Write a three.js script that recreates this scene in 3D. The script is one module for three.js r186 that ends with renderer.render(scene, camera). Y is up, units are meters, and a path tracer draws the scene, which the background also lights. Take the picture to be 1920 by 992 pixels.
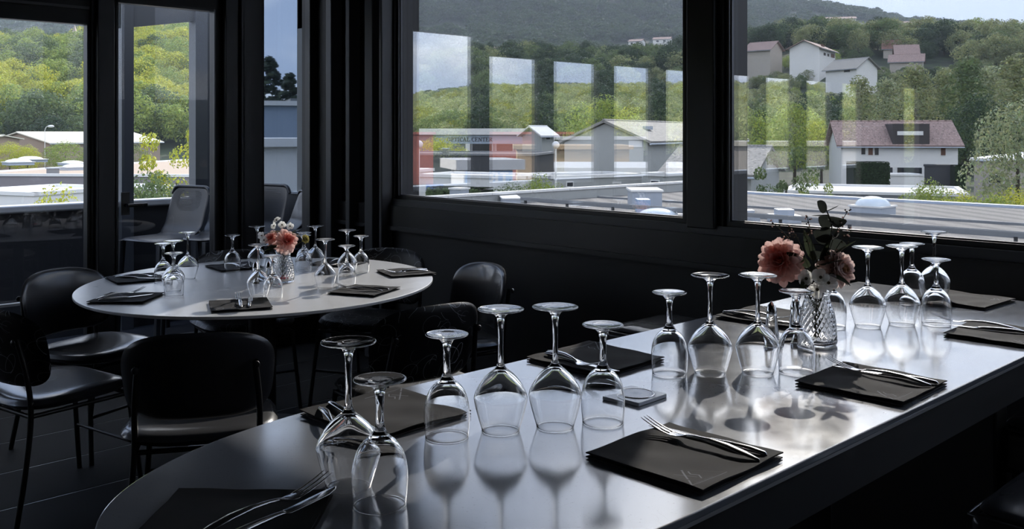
import * as THREE from 'three';
import { mergeGeometries } from 'three/addons/utils/BufferGeometryUtils.js';
import { RoundedBoxGeometry } from 'three/addons/geometries/RoundedBoxGeometry.js';
import { TextGeometry } from 'three/addons/geometries/TextGeometry.js';
import { FontLoader } from 'three/addons/loaders/FontLoader.js';
import { ImprovedNoise } from 'three/addons/math/ImprovedNoise.js';

// ---------------------------------------------------------------- camera, sky, sun, exposure
// Room axes: +X runs along the long bar table to the big window wall, -Z along that wall to the terrace side. Floor at y = 0.
const EYE = 1.46, F = 1758, YAW = THREE.MathUtils.degToRad(-43.7);
const scene = new THREE.Scene();
const camera = new THREE.PerspectiveCamera(THREE.MathUtils.radToDeg(2 * Math.atan(742 / F)), 1920 / 992, 0.05, 9000);
camera.position.set(0, EYE, 0);
camera.rotation.y = YAW;
camera.setViewOffset(1920, 1484, 0, 492, 1920, 992);
const renderer = new THREE.WebGLRenderer({ antialias: true });
renderer.toneMapping = THREE.LinearToneMapping;
renderer.toneMappingExposure = 2.7;
renderer.shadowMap.enabled = true;

const SUN_EL = THREE.MathUtils.degToRad(29.5);
const sunDir = new THREE.Vector3(Math.cos(SUN_EL) * 0.876, Math.sin(SUN_EL), -Math.cos(SUN_EL) * 0.482).normalize();
const sun = new THREE.DirectionalLight(new THREE.Color(1, 0.94, 0.85), 2.0);
sun.name = 'sun';
sun.position.copy(sunDir).multiplyScalar(400);
sun.castShadow = true;
sun.shadow.mapSize.set(4096, 4096);
Object.assign(sun.shadow.camera, { left: -60, right: 60, top: 60, bottom: -60, near: 1, far: 900 });
scene.add(sun);

const noise = new ImprovedNoise();
const fbm = (x, y, z, o = 5) => { let s = 0, a = 0.5; for (let i = 0; i < o; i++) { s += a * noise.noise(x, y, z); x *= 2.03; y *= 2.03; z *= 2.03; a *= 0.5; } return s; };
const smooth = THREE.MathUtils.smoothstep, lerp = THREE.MathUtils.lerp, clamp = THREE.MathUtils.clamp;
{
  const W = 1024, H = 512, data = new Float32Array(W * H * 4);
  for (let j = 0; j < H; j++) for (let i = 0; i < W; i++) {
    const lat = ((j + 0.5) / H - 0.5) * Math.PI, lon = ((i + 0.5) / W - 0.5) * 2 * Math.PI;
    const d = [Math.cos(lon) * Math.cos(lat), Math.sin(lat), Math.sin(lon) * Math.cos(lat)];
    const up = Math.max(0, d[1]), t = Math.pow(up, 0.8);
    let c = [lerp(0.40, 0.22, t), lerp(0.49, 0.35, t), lerp(0.66, 0.66, t)];
    const cs = Math.max(0, d[0] * sunDir.x + d[1] * sunDir.y + d[2] * sunDir.z);
    const glow = 0.3 * Math.pow(cs, 10) + 2.4 * Math.pow(cs, 55);
    c = c.map((x, k) => x + glow * [1, 0.96, 0.88][k]);
    const k = 1 / (up + 0.16), n = fbm(d[0] * k * 1.1 + 7.3, d[2] * k * 1.1 - 2.1, 3.7, 6);
    const m = smooth(n, -0.12, 0.14) * smooth(up, -0.01, 0.04) * 0.9;
    const lit = 0.95 + 0.42 * smooth(n, 0.0, 0.4);
    c = c.map((x, q) => lerp(x, (lit + glow * 0.6) * [0.93, 0.96, 1][q], m));
    const o = (j * W + i) * 4;
    data[o] = c[0]; data[o + 1] = c[1]; data[o + 2] = c[2]; data[o + 3] = 1;
  }
  const sky = new THREE.DataTexture(data, W, H, THREE.RGBAFormat, THREE.FloatType);
  sky.mapping = THREE.EquirectangularReflectionMapping;
  sky.magFilter = sky.minFilter = THREE.LinearFilter;
  sky.needsUpdate = true;
  scene.background = sky;
  scene.environment = sky;
}

// ---------------------------------------------------------------- helpers
let seed = 1;
const rnd = () => { seed = (seed + 0x6d2b79f5) | 0; let t = Math.imul(seed ^ (seed >>> 15), 1 | seed); t = (t + Math.imul(t ^ (t >>> 7), 61 | t)) ^ t; return ((t ^ (t >>> 14)) >>> 0) / 4294967296; };
const rr = (a, b) => a + (b - a) * rnd();
const used = {};
const numbered = (n) => { const k = used[n] = (used[n] ?? -1) + 1; return k ? n + '_' + String(k).padStart(3, '0') : n; };
function mesh(name, geo, mat, parent) {
  const m = new THREE.Mesh(geo, mat);
  m.name = parent ? name : numbered(name);
  m.castShadow = m.receiveShadow = true;
  (parent || scene).add(m);
  return m;
}
function tag(o, label, category, group) { o.userData = { label, category }; if (group) o.userData.group = group; return o; }
function thing(name, label, category, pos = [0, 0, 0], turn = 0, group) {
  const g = new THREE.Group();
  g.name = numbered(name); g.position.set(...pos); g.rotation.y = turn;
  scene.add(g);
  return tag(g, label, category, group);
}
function struct(name, geo, mat, parent) { const m = mesh(name, geo, mat, parent); if (!parent) m.userData.kind = 'structure'; return m; }
function copy(src, label, pos, turn = 0) {
  const c = src.clone(); c.name = numbered(src.name.replace(/_\d+$/, '')); scene.add(c);
  c.userData = { ...src.userData, label }; c.position.set(...pos); c.rotation.set(0, turn, 0);
  return c;
}
const std = (hex, roughness = 0.6, more = {}) => new THREE.MeshStandardMaterial({ color: typeof hex === 'number' ? hex : new THREE.Color().setRGB(...hex), roughness, ...more });
const phys = (rgb, roughness, more = {}) => new THREE.MeshPhysicalMaterial({ color: new THREE.Color().setRGB(...rgb), roughness, ...more });
const box = (x0, x1, y0, y1, z0, z1) => { const g = new THREE.BoxGeometry(x1 - x0, y1 - y0, z1 - z0); g.translate((x0 + x1) / 2, (y0 + y1) / 2, (z0 + z1) / 2); return g; };
const merge = (list) => mergeGeometries(list.map((g) => { const k = g.index ? g.toNonIndexed() : g; for (const n of Object.keys(k.attributes)) if (!['position', 'normal', 'uv'].includes(n)) k.deleteAttribute(n); return k; }));
const tube = (pts, r, seg = 24, rad = 8) => new THREE.TubeGeometry(new THREE.CatmullRomCurve3(pts.map((p) => new THREE.Vector3(...p))), seg, r, rad);
function rod(a, b, r, rad = 8, r2 = r) {
  const A = new THREE.Vector3(...a), B = new THREE.Vector3(...b), g = new THREE.CylinderGeometry(r2, r, A.distanceTo(B), rad);
  g.applyQuaternion(new THREE.Quaternion().setFromUnitVectors(new THREE.Vector3(0, 1, 0), B.clone().sub(A).normalize()));
  return g.translate((A.x + B.x) / 2, (A.y + B.y) / 2, (A.z + B.z) / 2);
}
// closed cushion: superellipse outline a x b (power n), half thickness T, bent by fn(x, y, z); lies in x-y with thickness along z
function pad(a, b, n, T, bend = (p) => p, rings = 10, segs = 56, edge = 6) {
  const pos = [], uv = [], idx = [];
  const put = (r, th, s) => {
    const c = Math.cos(th), q = Math.sin(th), e = 2 / n;
    const x = a * r * Math.sign(c) * Math.abs(c) ** e, y = b * r * Math.sign(q) * Math.abs(q) ** e, z = s * T * Math.pow(Math.max(0, 1 - r ** edge), 0.5);
    pos.push(...bend([x, y, z])); uv.push(x, y);
  };
  const rs = []; for (let i = 0; i <= rings; i++) rs.push(Math.pow(i / rings, 0.55));
  for (const s of [1, -1]) for (const r of rs) for (let k = 0; k < segs; k++) put(r, (k / segs) * 2 * Math.PI, s);
  const half = (rings + 1) * segs;
  for (let s = 0; s < 2; s++) for (let i = 0; i < rings; i++) for (let k = 0; k < segs; k++) {
    const p = s * half + i * segs + k, q = s * half + i * segs + (k + 1) % segs, u = p + segs, v = q + segs;
    s ? idx.push(p, q, u, q, v, u) : idx.push(p, u, q, q, u, v);
  }
  const g = new THREE.BufferGeometry();
  g.setAttribute('position', new THREE.Float32BufferAttribute(pos, 3)); g.setAttribute('uv', new THREE.Float32BufferAttribute(uv, 2)); g.setIndex(idx);
  g.computeVertexNormals();
  return g;
}
// loft of elliptic sections along x: stations [x, y, z, half width (z), half thickness (y)]
function loft(st, m = 14, pw = 1) {
  const pos = [], idx = [];
  for (const [x, y, z, w, h] of st) for (let k = 0; k < m; k++) {
    const c = Math.cos(k / m * 2 * Math.PI), s = Math.sin(k / m * 2 * Math.PI);
    pos.push(x, y + h * Math.sign(s) * Math.abs(s) ** pw, z + w * Math.sign(c) * Math.abs(c) ** pw);
  }
  for (let i = 0; i + 1 < st.length; i++) for (let k = 0; k < m; k++) { const a = i * m + k, b = i * m + (k + 1) % m; idx.push(a, a + m, b, b, a + m, b + m); }
  for (const [i, flip] of [[0, 0], [st.length - 1, 1]]) for (let k = 1; k + 1 < m; k++) flip ? idx.push(i * m, i * m + k + 1, i * m + k) : idx.push(i * m, i * m + k, i * m + k + 1);
  const g = new THREE.BufferGeometry();
  g.setAttribute('position', new THREE.Float32BufferAttribute(pos, 3)); g.setIndex(idx); g.computeVertexNormals();
  return g;
}
function lathe(pts, seg = 64) { return new THREE.LatheGeometry(pts.map(([x, y]) => new THREE.Vector2(x, y)), seg); }
function curvePts(pts, n) { return new THREE.CatmullRomCurve3(pts.map(([x, y]) => new THREE.Vector3(x, y, 0)), false, 'centripetal').getPoints(n).map((p) => [Math.max(0, p.x), p.y]); }
function canvasTex(w, h, draw, srgb = true) {
  const c = document.createElement('canvas'); c.width = w; c.height = h; draw(c.getContext('2d'), w, h);
  const t = new THREE.CanvasTexture(c); if (srgb) t.colorSpace = THREE.SRGBColorSpace; t.wrapS = t.wrapT = THREE.RepeatWrapping; return t;
}
function noiseTex(n, f) {   // f(u, v) in 0..1 -> grey or [r, g, b]
  const d = new Uint8Array(n * n * 4);
  for (let j = 0; j < n; j++) for (let i = 0; i < n; i++) { const v = f(i / n, j / n), a = Array.isArray(v) ? v : [v, v, v]; for (let k = 0; k < 3; k++) d[(j * n + i) * 4 + k] = clamp(a[k] * 255, 0, 255); d[(j * n + i) * 4 + 3] = 255; }
  const t = new THREE.DataTexture(d, n, n); t.wrapS = t.wrapT = THREE.RepeatWrapping; t.magFilter = t.minFilter = THREE.LinearFilter; t.needsUpdate = true; return t;
}
// a point of the surroundings: bearing given as the picture column of the sight line from the eye, and the distance straight ahead
const sight = (col, d) => { const t = (col - 960) / F; return [(0.723 * t + 0.691) * d, (0.691 * t - 0.723) * d]; };

// ---------------------------------------------------------------- materials
const M = {
  wall: std([0.006, 0.0065, 0.0075], 0.55), frame: std([0.008, 0.009, 0.011], 0.42), frameLight: std([0.05, 0.053, 0.062], 0.4),
  ceiling: std([0.012, 0.012, 0.013], 0.8), floor: phys([0.004, 0.004, 0.0045], 0.75, { specularIntensity: 0.4 }), joint: std([0.2, 0.2, 0.21], 0.3, { metalness: 0.5 }),
  pane: phys([1, 1, 1], 0, { transmission: 1, thickness: 0, ior: 2.1 }), paneThin: phys([1, 1, 1], 0, { transmission: 1, thickness: 0, ior: 1.45 }),
  glass: phys([1, 1, 1], 0, { transmission: 1, thickness: 0.002, ior: 1.5 }),
  steel: std([0.62, 0.62, 0.63], 0.17, { metalness: 1 }), chrome: std([0.75, 0.75, 0.76], 0.1, { metalness: 1 }),
  leather: phys([0.03, 0.031, 0.036], 0.5, { specularIntensity: 0.4, clearcoat: 1, clearcoatRoughness: 0.17 }), blackMetal: std([0.01, 0.01, 0.011], 0.4), under: std([0.008, 0.008, 0.009], 0.6),
};
const tableRough = noiseTex(512, (u, v) => { const a = u * 2 * Math.PI, b = v * 2 * Math.PI, p = [Math.cos(a), Math.sin(a), Math.cos(b), Math.sin(b)]; return 0.72 + 0.35 * fbm(p[0] * 1.7 + p[2] * 2.2 + 5, p[1] * 1.7 + 9, p[3] * 2.2 + p[0], 5) + 0.12 * (rnd() - 0.5); });
const tableColor = canvasTex(1024, 1024, (g, w, h) => {
  g.fillStyle = '#fff'; g.fillRect(0, 0, w, h);
  for (let i = 0; i < 9000; i++) { const s = rr(0.5, 2.5); g.fillStyle = `rgba(${rnd() < 0.5 ? '120,125,135' : '255,255,255'},${rr(0.05, 0.25)})`; g.fillRect(rnd() * w, rnd() * h, s, s); }
  for (let i = 0; i < 260; i++) { g.strokeStyle = `rgba(140,145,155,${rr(0.04, 0.14)})`; g.lineWidth = rr(0.5, 1.4); g.beginPath(); let x = rnd() * w, y = rnd() * h, a = rr(0, 6.28); g.moveTo(x, y); for (let k = 0; k < 6; k++) { a += rr(-0.5, 0.5); x += Math.cos(a) * rr(3, 16); y += Math.sin(a) * rr(3, 16); g.lineTo(x, y); } g.stroke(); }
});
tableRough.repeat.set(1.6, 1.6); tableColor.repeat.set(1.1, 1.1);
M.table = phys([0.26, 0.28, 0.32], 0.2, { specularIntensity: 1, ior: 1.6, clearcoat: 1, clearcoatRoughness: 0.12, map: tableColor, roughnessMap: tableRough });
M.tableOval = phys([0.74, 0.74, 0.74], 0.5, { specularIntensity: 0.9, clearcoat: 1, clearcoatRoughness: 0.34, map: tableColor, roughnessMap: tableRough });
const scribble = canvasTex(1024, 1024, (g, w, h) => {
  g.fillStyle = '#101114'; g.fillRect(0, 0, w, h);
  for (let i = 0; i < 110; i++) { g.strokeStyle = `rgba(225,230,240,${rr(0.4, 0.9)})`; g.lineWidth = rr(2, 3.6); g.beginPath(); g.ellipse(rnd() * w, rnd() * h, rr(30, 120), rr(20, 70), rr(0, 3.1), rr(0, 2), rr(3, 6.2)); g.stroke(); }
});
scribble.repeat.set(1.7, 1.7);
M.scribble = phys([0.8, 0.8, 0.8], 0.45, { map: scribble });

// ---------------------------------------------------------------- the room
const XW = 3.61, ZL = -5.79, SILL = 1.04, HEAD = 2.85, CEIL = 3.0, XB = -8, ZR = 3.2;
struct('floor', box(XB - 0.2, XW + 0.2, -0.2, -0.012, ZL - 0.2, ZR + 0.2), M.floor);
{
  const fl = scene.getObjectByName('floor');
  for (let k = 0; k < 12; k++) { const z = -0.55 - k * 0.43; const g = new RoundedBoxGeometry(4.6, 0.012, 0.422, 1, 0.002); g.translate(1.3, -0.006, z - 0.215); struct('floor_plank', g, M.floor, fl); struct('joint_strip', box(-1, 3.6, -0.012, -0.0015, z - 0.003, z + 0.003), M.joint, fl); }
}
struct('ceiling', box(XB - 0.2, XW + 0.2, CEIL, CEIL + 0.2, ZL - 0.2, ZR + 0.2), M.ceiling);
struct('wall_back', box(XB - 0.2, XB, 0, CEIL, ZL - 0.2, ZR + 0.2), M.wall);
struct('wall_right', box(XB, XW + 0.2, 0, CEIL, ZR, ZR + 0.2), M.wall);
// big window wall: panes between these z limits
const bigPanes = [[-4.87, -2.61], [-2.4, -0.15], [0.05, 2.9]];
{
  const parts = [box(XW, XW + 0.2, 0, SILL, ZL - 0.2, ZR), box(XW, XW + 0.2, HEAD, CEIL, ZL - 0.2, ZR)];
  const edges = [ZL - 0.2, ...bigPanes.flat(), ZR];
  for (let k = 0; k < edges.length; k += 2) parts.push(box(XW, XW + 0.2, SILL, HEAD, edges[k], edges[k + 1]));
  struct('wall_front', merge(parts), M.wall);
  bigPanes.forEach(([a, b], i) => {
    const w = new THREE.Group(); w.name = 'window_' + (i + 1); w.userData.kind = 'structure'; scene.add(w);
    const t = 0.022, x0 = XW + 0.015, x1 = XW + 0.06;
    mesh('window_frame', merge([box(x0, x1, SILL, SILL + t, a, b), box(x0, x1, HEAD - t, HEAD, a, b), box(x0, x1, SILL + t, HEAD - t, a, a + t), box(x0, x1, SILL + t, HEAD - t, b - t, b)]), M.frame, w);
    mesh('window_pane', box(XW + 0.035, XW + 0.0352, SILL + t, HEAD - t, a + t, b - t), M.pane, w);
    mesh('window_pane', box(XW + 0.053, XW + 0.0532, SILL + t, HEAD - t, a + t, b - t), M.pane, w);
    mesh('glazing_bead', merge([box(XW + 0.03, XW + 0.045, SILL + t, SILL + t + 0.006, a + t, b - t), box(XW + 0.03, XW + 0.045, SILL + t, HEAD - t, a + t, a + t + 0.005)]), M.frameLight, w);
  });
  struct('trim_1', box(XW - 0.035, XW, 0.87, 1.0, -5.6, ZR), std([0.011, 0.011, 0.013], 0.38));      // apron under the sill
  struct('trim_2', box(XW - 0.05, XW, 0.845, 0.87, -5.6, ZR), M.frame);
  struct('trim_3', box(XW - 0.012, XW, 1.0, SILL, -4.9, ZR), M.frameLight);
  for (const [z, w] of [[-5.5, 0.07], [-5.27, 0.05], [-5.03, 0.09], [-4.9, 0.03]]) struct('trim_' + (used.trimN = (used.trimN ?? 3) + 1), new RoundedBoxGeometry(0.09, CEIL - 0.02, w, 2, 0.008).translate(XW - 0.045, CEIL / 2, z), M.frameLight);
  struct('trim_8', new RoundedBoxGeometry(0.03, 1.75, 0.15, 2, 0.006).translate(XW - 0.014, 1.9, -2.505), M.frame);
}
// terrace side wall with doors and full-height panes: [x0, x1, bottom, top]
const leftPanes = [[3.18, 3.56, 0.12, 2.55], [2.2, 2.84, 0.12, 2.27], [1.45, 2.04, 0.12, 2.12], [0.66, 1.26, 0.12, 2.12], [-0.16, 0.43, 0.12, 2.12], [-0.98, -0.38, 0.12, 2.12], [-2.0, -1.4, 0.12, 2.12], [-2.89, -2.27, 0.12, 2.12], [-3.81, -3.19, 0.12, 2.12], [-4.63, -4.1, 0.12, 2.12], [-6.45, -5.92, 0.12, 2.12]];
{
  const parts = [], xs = [...leftPanes].sort((a, b) => a[0] - b[0]);
  let x = XB;
  for (const [a, b, y0, y1] of xs) { parts.push(box(x, a, 0, CEIL, ZL - 0.07, ZL)); parts.push(box(a, b, 0, y0, ZL - 0.07, ZL)); parts.push(box(a, b, y1, CEIL, ZL - 0.07, ZL)); x = b; }
  parts.push(box(x, XW + 0.2, 0, CEIL, ZL - 0.07, ZL));
  struct('wall_left', merge(parts), M.wall);
  leftPanes.forEach(([a, b, y0, y1], i) => {
    const w = new THREE.Group(); w.name = i === 1 ? 'door_1' : 'window_' + (i + (i ? 3 : 4)); w.userData.kind = 'structure'; scene.add(w);
    const t = 0.012, z0 = ZL - 0.055, z1 = ZL + 0.006;
    mesh(i === 1 ? 'door_frame' : 'window_frame', merge([box(a, b, y0, y0 + 0.05, z0, z1), box(a, b, y1 - t, y1, z0, z1), box(a, a + t, y0, y1, z0, z1), box(b - t, b, y0, y1, z0, z1)]), M.frame, w);
    mesh(i === 1 ? 'door_pane' : 'window_pane', box(a + t, b - t, y0 + 0.05, y1 - t, ZL - 0.035, ZL - 0.0348), M.paneThin, w);
    if (i === 1) {
      const h = mesh('door_handle', merge([rod([2.25, 1.02, ZL + 0.05], [2.37, 1.02, ZL + 0.05], 0.011), rod([2.25, 1.02, ZL], [2.25, 1.02, ZL + 0.05], 0.011), box(2.225, 2.275, 0.96, 1.1, ZL + 0.012, ZL + 0.02)]), M.blackMetal, w);
      mesh('edge_strip', box(b - 0.012, b - 0.004, y0, y1, z1, z1 + 0.006), std([0.09, 0.092, 0.1], 0.35), w);
    }
    if (i === 2) { mesh('edge_strip', box(b + 0.012, b + 0.026, 0, CEIL, ZL, ZL + 0.012), std([0.09, 0.092, 0.1], 0.35), w); mesh('head_strip', box(a - 0.4, b, 2.2, 2.215, ZL, ZL + 0.012), std([0.07, 0.072, 0.08], 0.4), w); mesh('sill_strip', box(1.2, 1.74, 0.485, 0.5, ZL, ZL + 0.03), std([0.6, 0.6, 0.62], 0.3), w); }
  });
  for (const [xx, w, m] of [[2.12, 0.1, 'frame'], [2.93, 0.09, 'frame'], [3.08, 0.15, 'frameLight'], [3.01, 0.03, 'frameLight']]) struct('trim_' + (used.trimM = (used.trimM ?? 8) + 1), new RoundedBoxGeometry(w, CEIL - 0.02, 0.06, 2, 0.006).translate(xx, CEIL / 2, ZL + 0.03), M[m]);
}

// ---------------------------------------------------------------- terrain
const G = -5;
const table1 = (rows) => (x) => { if (x <= rows[0][0]) return rows[0][1]; for (let i = 1; i < rows.length; i++) if (x <= rows[i][0]) { const [a, p] = rows[i - 1], [b, q] = rows[i]; return lerp(p, q, smooth(x, a, b)); } return rows[rows.length - 1][1]; };
// rise of the near slopes and of the mountain above eye level, as slope x 1758, over the bearing in degrees from straight ahead
const nearRise = table1([[-180, 40], [-120, 30], [-100, 42], [-86, 38], [-80, 8], [-74, 2], [-66, 6], [-55, 45], [-40, 95], [-28, 132], [-19, 148], [-12, 125], [-7, 100], [0, 118], [8, 112], [13, 140], [18, 160], [28, 150], [40, 110], [60, 50], [180, 40]]);
const farRise = table1([[-180, 45], [-125, 40], [-112, 62], [-100, 72], [-90, 76], [-84, 62], [-79, 20], [-74, 6], [-66, 15], [-55, 80], [-40, 160], [-28, 222], [-17, 250], [-7, 305], [0, 325], [7, 300], [10.3, 262], [12.7, 240], [15, 226], [17, 216], [20, 203], [24, 182], [30, 160], [40, 110], [60, 60], [180, 45]]);
const bearingOf = (x, z) => { const f = 0.691 * x - 0.723 * z, s = 0.723 * x + 0.691 * z; return [THREE.MathUtils.radToDeg(Math.atan2(s, f)), Math.hypot(x, z)]; };
const depthFactor = (b) => Math.cos(THREE.MathUtils.degToRad(Math.abs(b) < 45 ? b : (Math.abs(b + 90) < 40 ? (b + 87) : 40)));
function ground(x, z) {
  const [b, r] = bearingOf(x, z), k = depthFactor(b);
  const hn = EYE + nearRise(b) / F * 430 * k, hf = EYE + farRise(b) / F * 2300 * k;
  let h = lerp(G, hn, smooth(r, 165, 430));
  h = lerp(h, hn + 18, smooth(r, 430, 800));
  h = lerp(h, Math.max(hf, hn + 18), Math.pow(smooth(r, 800, 2350), 0.8));
  if (r > 700) h += smooth(r, 700, 1500) * (Math.max(hf, 60) * 0.16) * fbm(x / 420, 3.3, z / 420, 5) * (1 - smooth(r, 1900, 2350) * 0.7);
  if (r > 2400) h -= (r - 2400) * 0.12;
  return h;
}
{
  const rs = []; for (let r = 24; r < 3600; r *= 1.055) rs.push(r);
  const bs = []; for (let b = -180; b < 180; b += (b > -125 && b < 45 ? 0.8 : 5)) bs.push(b);
  const pos = [], idx = [], uv = [];
  for (const r of rs) for (const b of bs) { const a = THREE.MathUtils.degToRad(b), f = Math.cos(a) * r, s = Math.sin(a) * r, x = 0.723 * s + 0.691 * f, z = 0.691 * s - 0.723 * f; pos.push(x, ground(x, z), z); uv.push(x / 90, z / 90); }
  const n = bs.length;
  for (let i = 0; i + 1 < rs.length; i++) for (let k = 0; k < n; k++) { const a = i * n + k, b = i * n + (k + 1) % n; idx.push(a, b, a + n, b, b + n, a + n); }
  const g = new THREE.BufferGeometry(); g.setAttribute('position', new THREE.Float32BufferAttribute(pos, 3)); g.setAttribute('uv', new THREE.Float32BufferAttribute(uv, 2)); g.setIndex(idx); g.computeVertexNormals();
  const t = noiseTex(512, (u, v) => { const a = u * 2 * Math.PI, b = v * 2 * Math.PI, n1 = fbm(Math.cos(a) * 3 + Math.cos(b) * 3.3, Math.sin(a) * 3, Math.sin(b) * 3, 6); const k = 0.75 + 0.9 * n1; return [0.22 * k, 0.29 * k, 0.15 * k]; });
  t.colorSpace = THREE.SRGBColorSpace;
  struct('hills', g, std([0.7, 0.7, 0.7], 0.95, { map: t }));
  struct('street_ground', new THREE.CircleGeometry(26, 48).rotateX(-Math.PI / 2).translate(0, G, 0), std([0.12, 0.12, 0.115], 0.9));
}

// ---------------------------------------------------------------- trees
function crownGeo(kind, leaves, size, sd) {
  seed = sd;
  const pos = [], nor = [], col = [], blobs = [];
  const nb = kind === 'poplar' ? 26 : kind === 'conifer' ? 34 : kind === 'loose' ? 16 : 30;
  for (let i = 0; i < nb; i++) {
    const t = (i + rnd() * 0.8) / nb, a = i * 2.4 + rnd();
    if (kind === 'poplar') { const w = 0.15 * Math.sin(Math.PI * Math.pow(0.06 + 0.9 * t, 0.75)); blobs.push([Math.cos(a) * w * 0.7, 0.12 + 0.82 * t, Math.sin(a) * w * 0.7, 0.07 + 0.05 * (1 - t)]); }
    else if (kind === 'conifer') { const w = 0.24 * (1 - t); blobs.push([Math.cos(a) * w * 0.75, 0.1 + 0.86 * t, Math.sin(a) * w * 0.75, 0.025 + 0.07 * (1 - t)]); }
    else if (kind === 'loose') { const w = 0.36 * Math.sqrt(Math.sin(Math.PI * (0.1 + 0.85 * t))); blobs.push([Math.cos(a) * w * rr(0.4, 1), 0.2 + 0.74 * t, Math.sin(a) * w * rr(0.4, 1), rr(0.06, 0.12)]); }
    else { const w = 0.4 * Math.sqrt(Math.max(0, 1 - (2 * t - 0.92) ** 2)); const q = rr(0.55, 1); blobs.push([Math.cos(a) * w * q, 0.3 + 0.58 * t, Math.sin(a) * w * q, rr(0.1, 0.17)]); }
  }
  const v = new THREE.Vector3(), n = new THREE.Vector3(), t1 = new THREE.Vector3(), t2 = new THREE.Vector3();
  for (let i = 0; i < leaves; i++) {
    const b = blobs[Math.floor(rnd() * nb)], ph = rr(0, 6.283), ct = rr(-0.75, 1), st = Math.sqrt(1 - ct * ct), R = b[3] * rr(0.75, 1.08);
    n.set(Math.cos(ph) * st, ct, Math.sin(ph) * st); v.set(b[0] + n.x * R, b[1] + n.y * R * 0.85, b[2] + n.z * R);
    const out = n.clone();
    n.add(t1.set(rr(-0.8, 0.8), rr(-0.5, 0.8), rr(-0.8, 0.8))).normalize();
    t1.set(rr(-1, 1), rr(-1, 1), rr(-1, 1)).cross(n).normalize(); t2.crossVectors(n, t1);
    const s = size * rr(0.6, 1.3), tone = rr(0.72, 1.25), c = [tone * rr(0.9, 1.12), tone, tone * rr(0.8, 1.1)];
    out.multiplyScalar(0.75).add(n.multiplyScalar(0.5)).normalize();
    const P = [[-1, -0.6], [1, -0.6], [0.9, 0.7], [-1, -0.6], [0.9, 0.7], [-0.8, 0.6]];
    for (const [p, q] of P) { pos.push(v.x + (t1.x * p + t2.x * q) * s, v.y + (t1.y * p + t2.y * q) * s, v.z + (t1.z * p + t2.z * q) * s); nor.push(out.x, out.y, out.z); col.push(...c); }
  }
  const g = new THREE.BufferGeometry(); g.setAttribute('position', new THREE.Float32BufferAttribute(pos, 3)); g.setAttribute('normal', new THREE.Float32BufferAttribute(nor, 3)); g.setAttribute('color', new THREE.Float32BufferAttribute(col, 3));
  return g;
}
const crowns = {
  round: [crownGeo('round', 2300, 0.0165, 11), crownGeo('round', 2300, 0.0165, 12), crownGeo('round', 2300, 0.016, 13)],
  poplar: [crownGeo('poplar', 4200, 0.0085, 21), crownGeo('poplar', 4200, 0.0085, 22)],
  conifer: [crownGeo('conifer', 1500, 0.016, 31)],
  loose: [crownGeo('loose', 3600, 0.0085, 41), crownGeo('loose', 3600, 0.0085, 42)],
  full: [crownGeo('round', 5200, 0.0105, 61), crownGeo('round', 5200, 0.0105, 62)],
  bush: [crownGeo('round', 6500, 0.009, 51), crownGeo('round', 6500, 0.009, 52)],
};
const trunkGeo = rod([0, 0, 0], [0, 0.62, 0], 0.022, 7, 0.008);
const leafMat = (r, g, b) => phys([r, g, b], 1, { vertexColors: true, transmission: 0.42, thickness: 0, side: THREE.DoubleSide, specularIntensity: 0.3 });
const leaf = { lime: leafMat(0.44, 0.46, 0.07), spring: leafMat(0.52, 0.57, 0.26), bright: leafMat(0.27, 0.34, 0.09), mid: leafMat(0.13, 0.18, 0.08), dark: leafMat(0.05, 0.08, 0.045), olive: leafMat(0.25, 0.28, 0.14), pale: leafMat(0.3, 0.34, 0.2), needle: leafMat(0.035, 0.055, 0.04), plum: leafMat(0.055, 0.05, 0.05) };
const bark = std([0.06, 0.048, 0.038], 0.9);
function tree(kind, variant, mat, pos, h, spread, turn, name, label, group, category = 'tree') {
  const t = thing(name, label, category, pos, turn, group);
  const c = mesh('crown', crowns[kind][variant % crowns[kind].length], mat, t); c.scale.set(h * spread, h, h * spread);
  const k = mesh('trunk', trunkGeo, bark, t); k.scale.set(h, h, h);
  return t;
}
// single trees and bushes: [kind, material, column, distance, height of the top above eye level, spread, name, label, base above ground]
const standing = [];
const T = (kind, mat, col, d, top, spread, name, label, cat, base) => {
  const [x, z] = sight(col, d), y = base ?? ground(x, z) - 0.05; standing.push([x, z, (EYE + top - y) * spread * (kind === 'poplar' ? 0.24 : 0.5)]);
  tree(kind, Math.floor(col), leaf[mat], [x, y, z], EYE + top - y, spread, col, name, label, undefined, cat);
};
// seen through the big window
T('full', 'bright', 1135, 118, 5.0, 1.0, 'leafy_tree', 'bright green tree standing right behind the gable peak of the pale grey hall');
T('full', 'dark', 1050, 206, 4.5, 1.1, 'leafy_tree', 'dark round tree behind the gap between the red hall and the gabled hall');
T('full', 'dark', 960, 180, 9.5, 1.2, 'leafy_tree', 'broad dark tree above the white roof edge of the optician hall');
T('full', 'dark', 850, 207, 8.6, 1.2, 'leafy_tree', 'dark tree rising over the sign of the optician hall');
T('full', 'mid', 770, 178, 9.0, 1.1, 'leafy_tree', 'mid green tree at the end of the white roof beside the window post');
T('full', 'dark', 1238, 170, 8.5, 0.9, 'leafy_tree', 'tall dark tree above the ridge of the pale grey hall');
T('full', 'bright', 1385, 105, 3.6, 0.9, 'leafy_tree', 'yellow green tree beside the window post above the big grey roof');
T('full', 'mid', 1432, 124, 4.2, 0.95, 'leafy_tree', 'green tree between the window post and the brown tiled house');
T('full', 'bright', 1490, 108, 4.0, 0.9, 'leafy_tree', 'light green tree standing left of the brown tiled roof');
T('full', 'mid', 1540, 112, 2.4, 0.75, 'leafy_tree', 'small green tree touching the end of the brown tiled roof');
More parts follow.
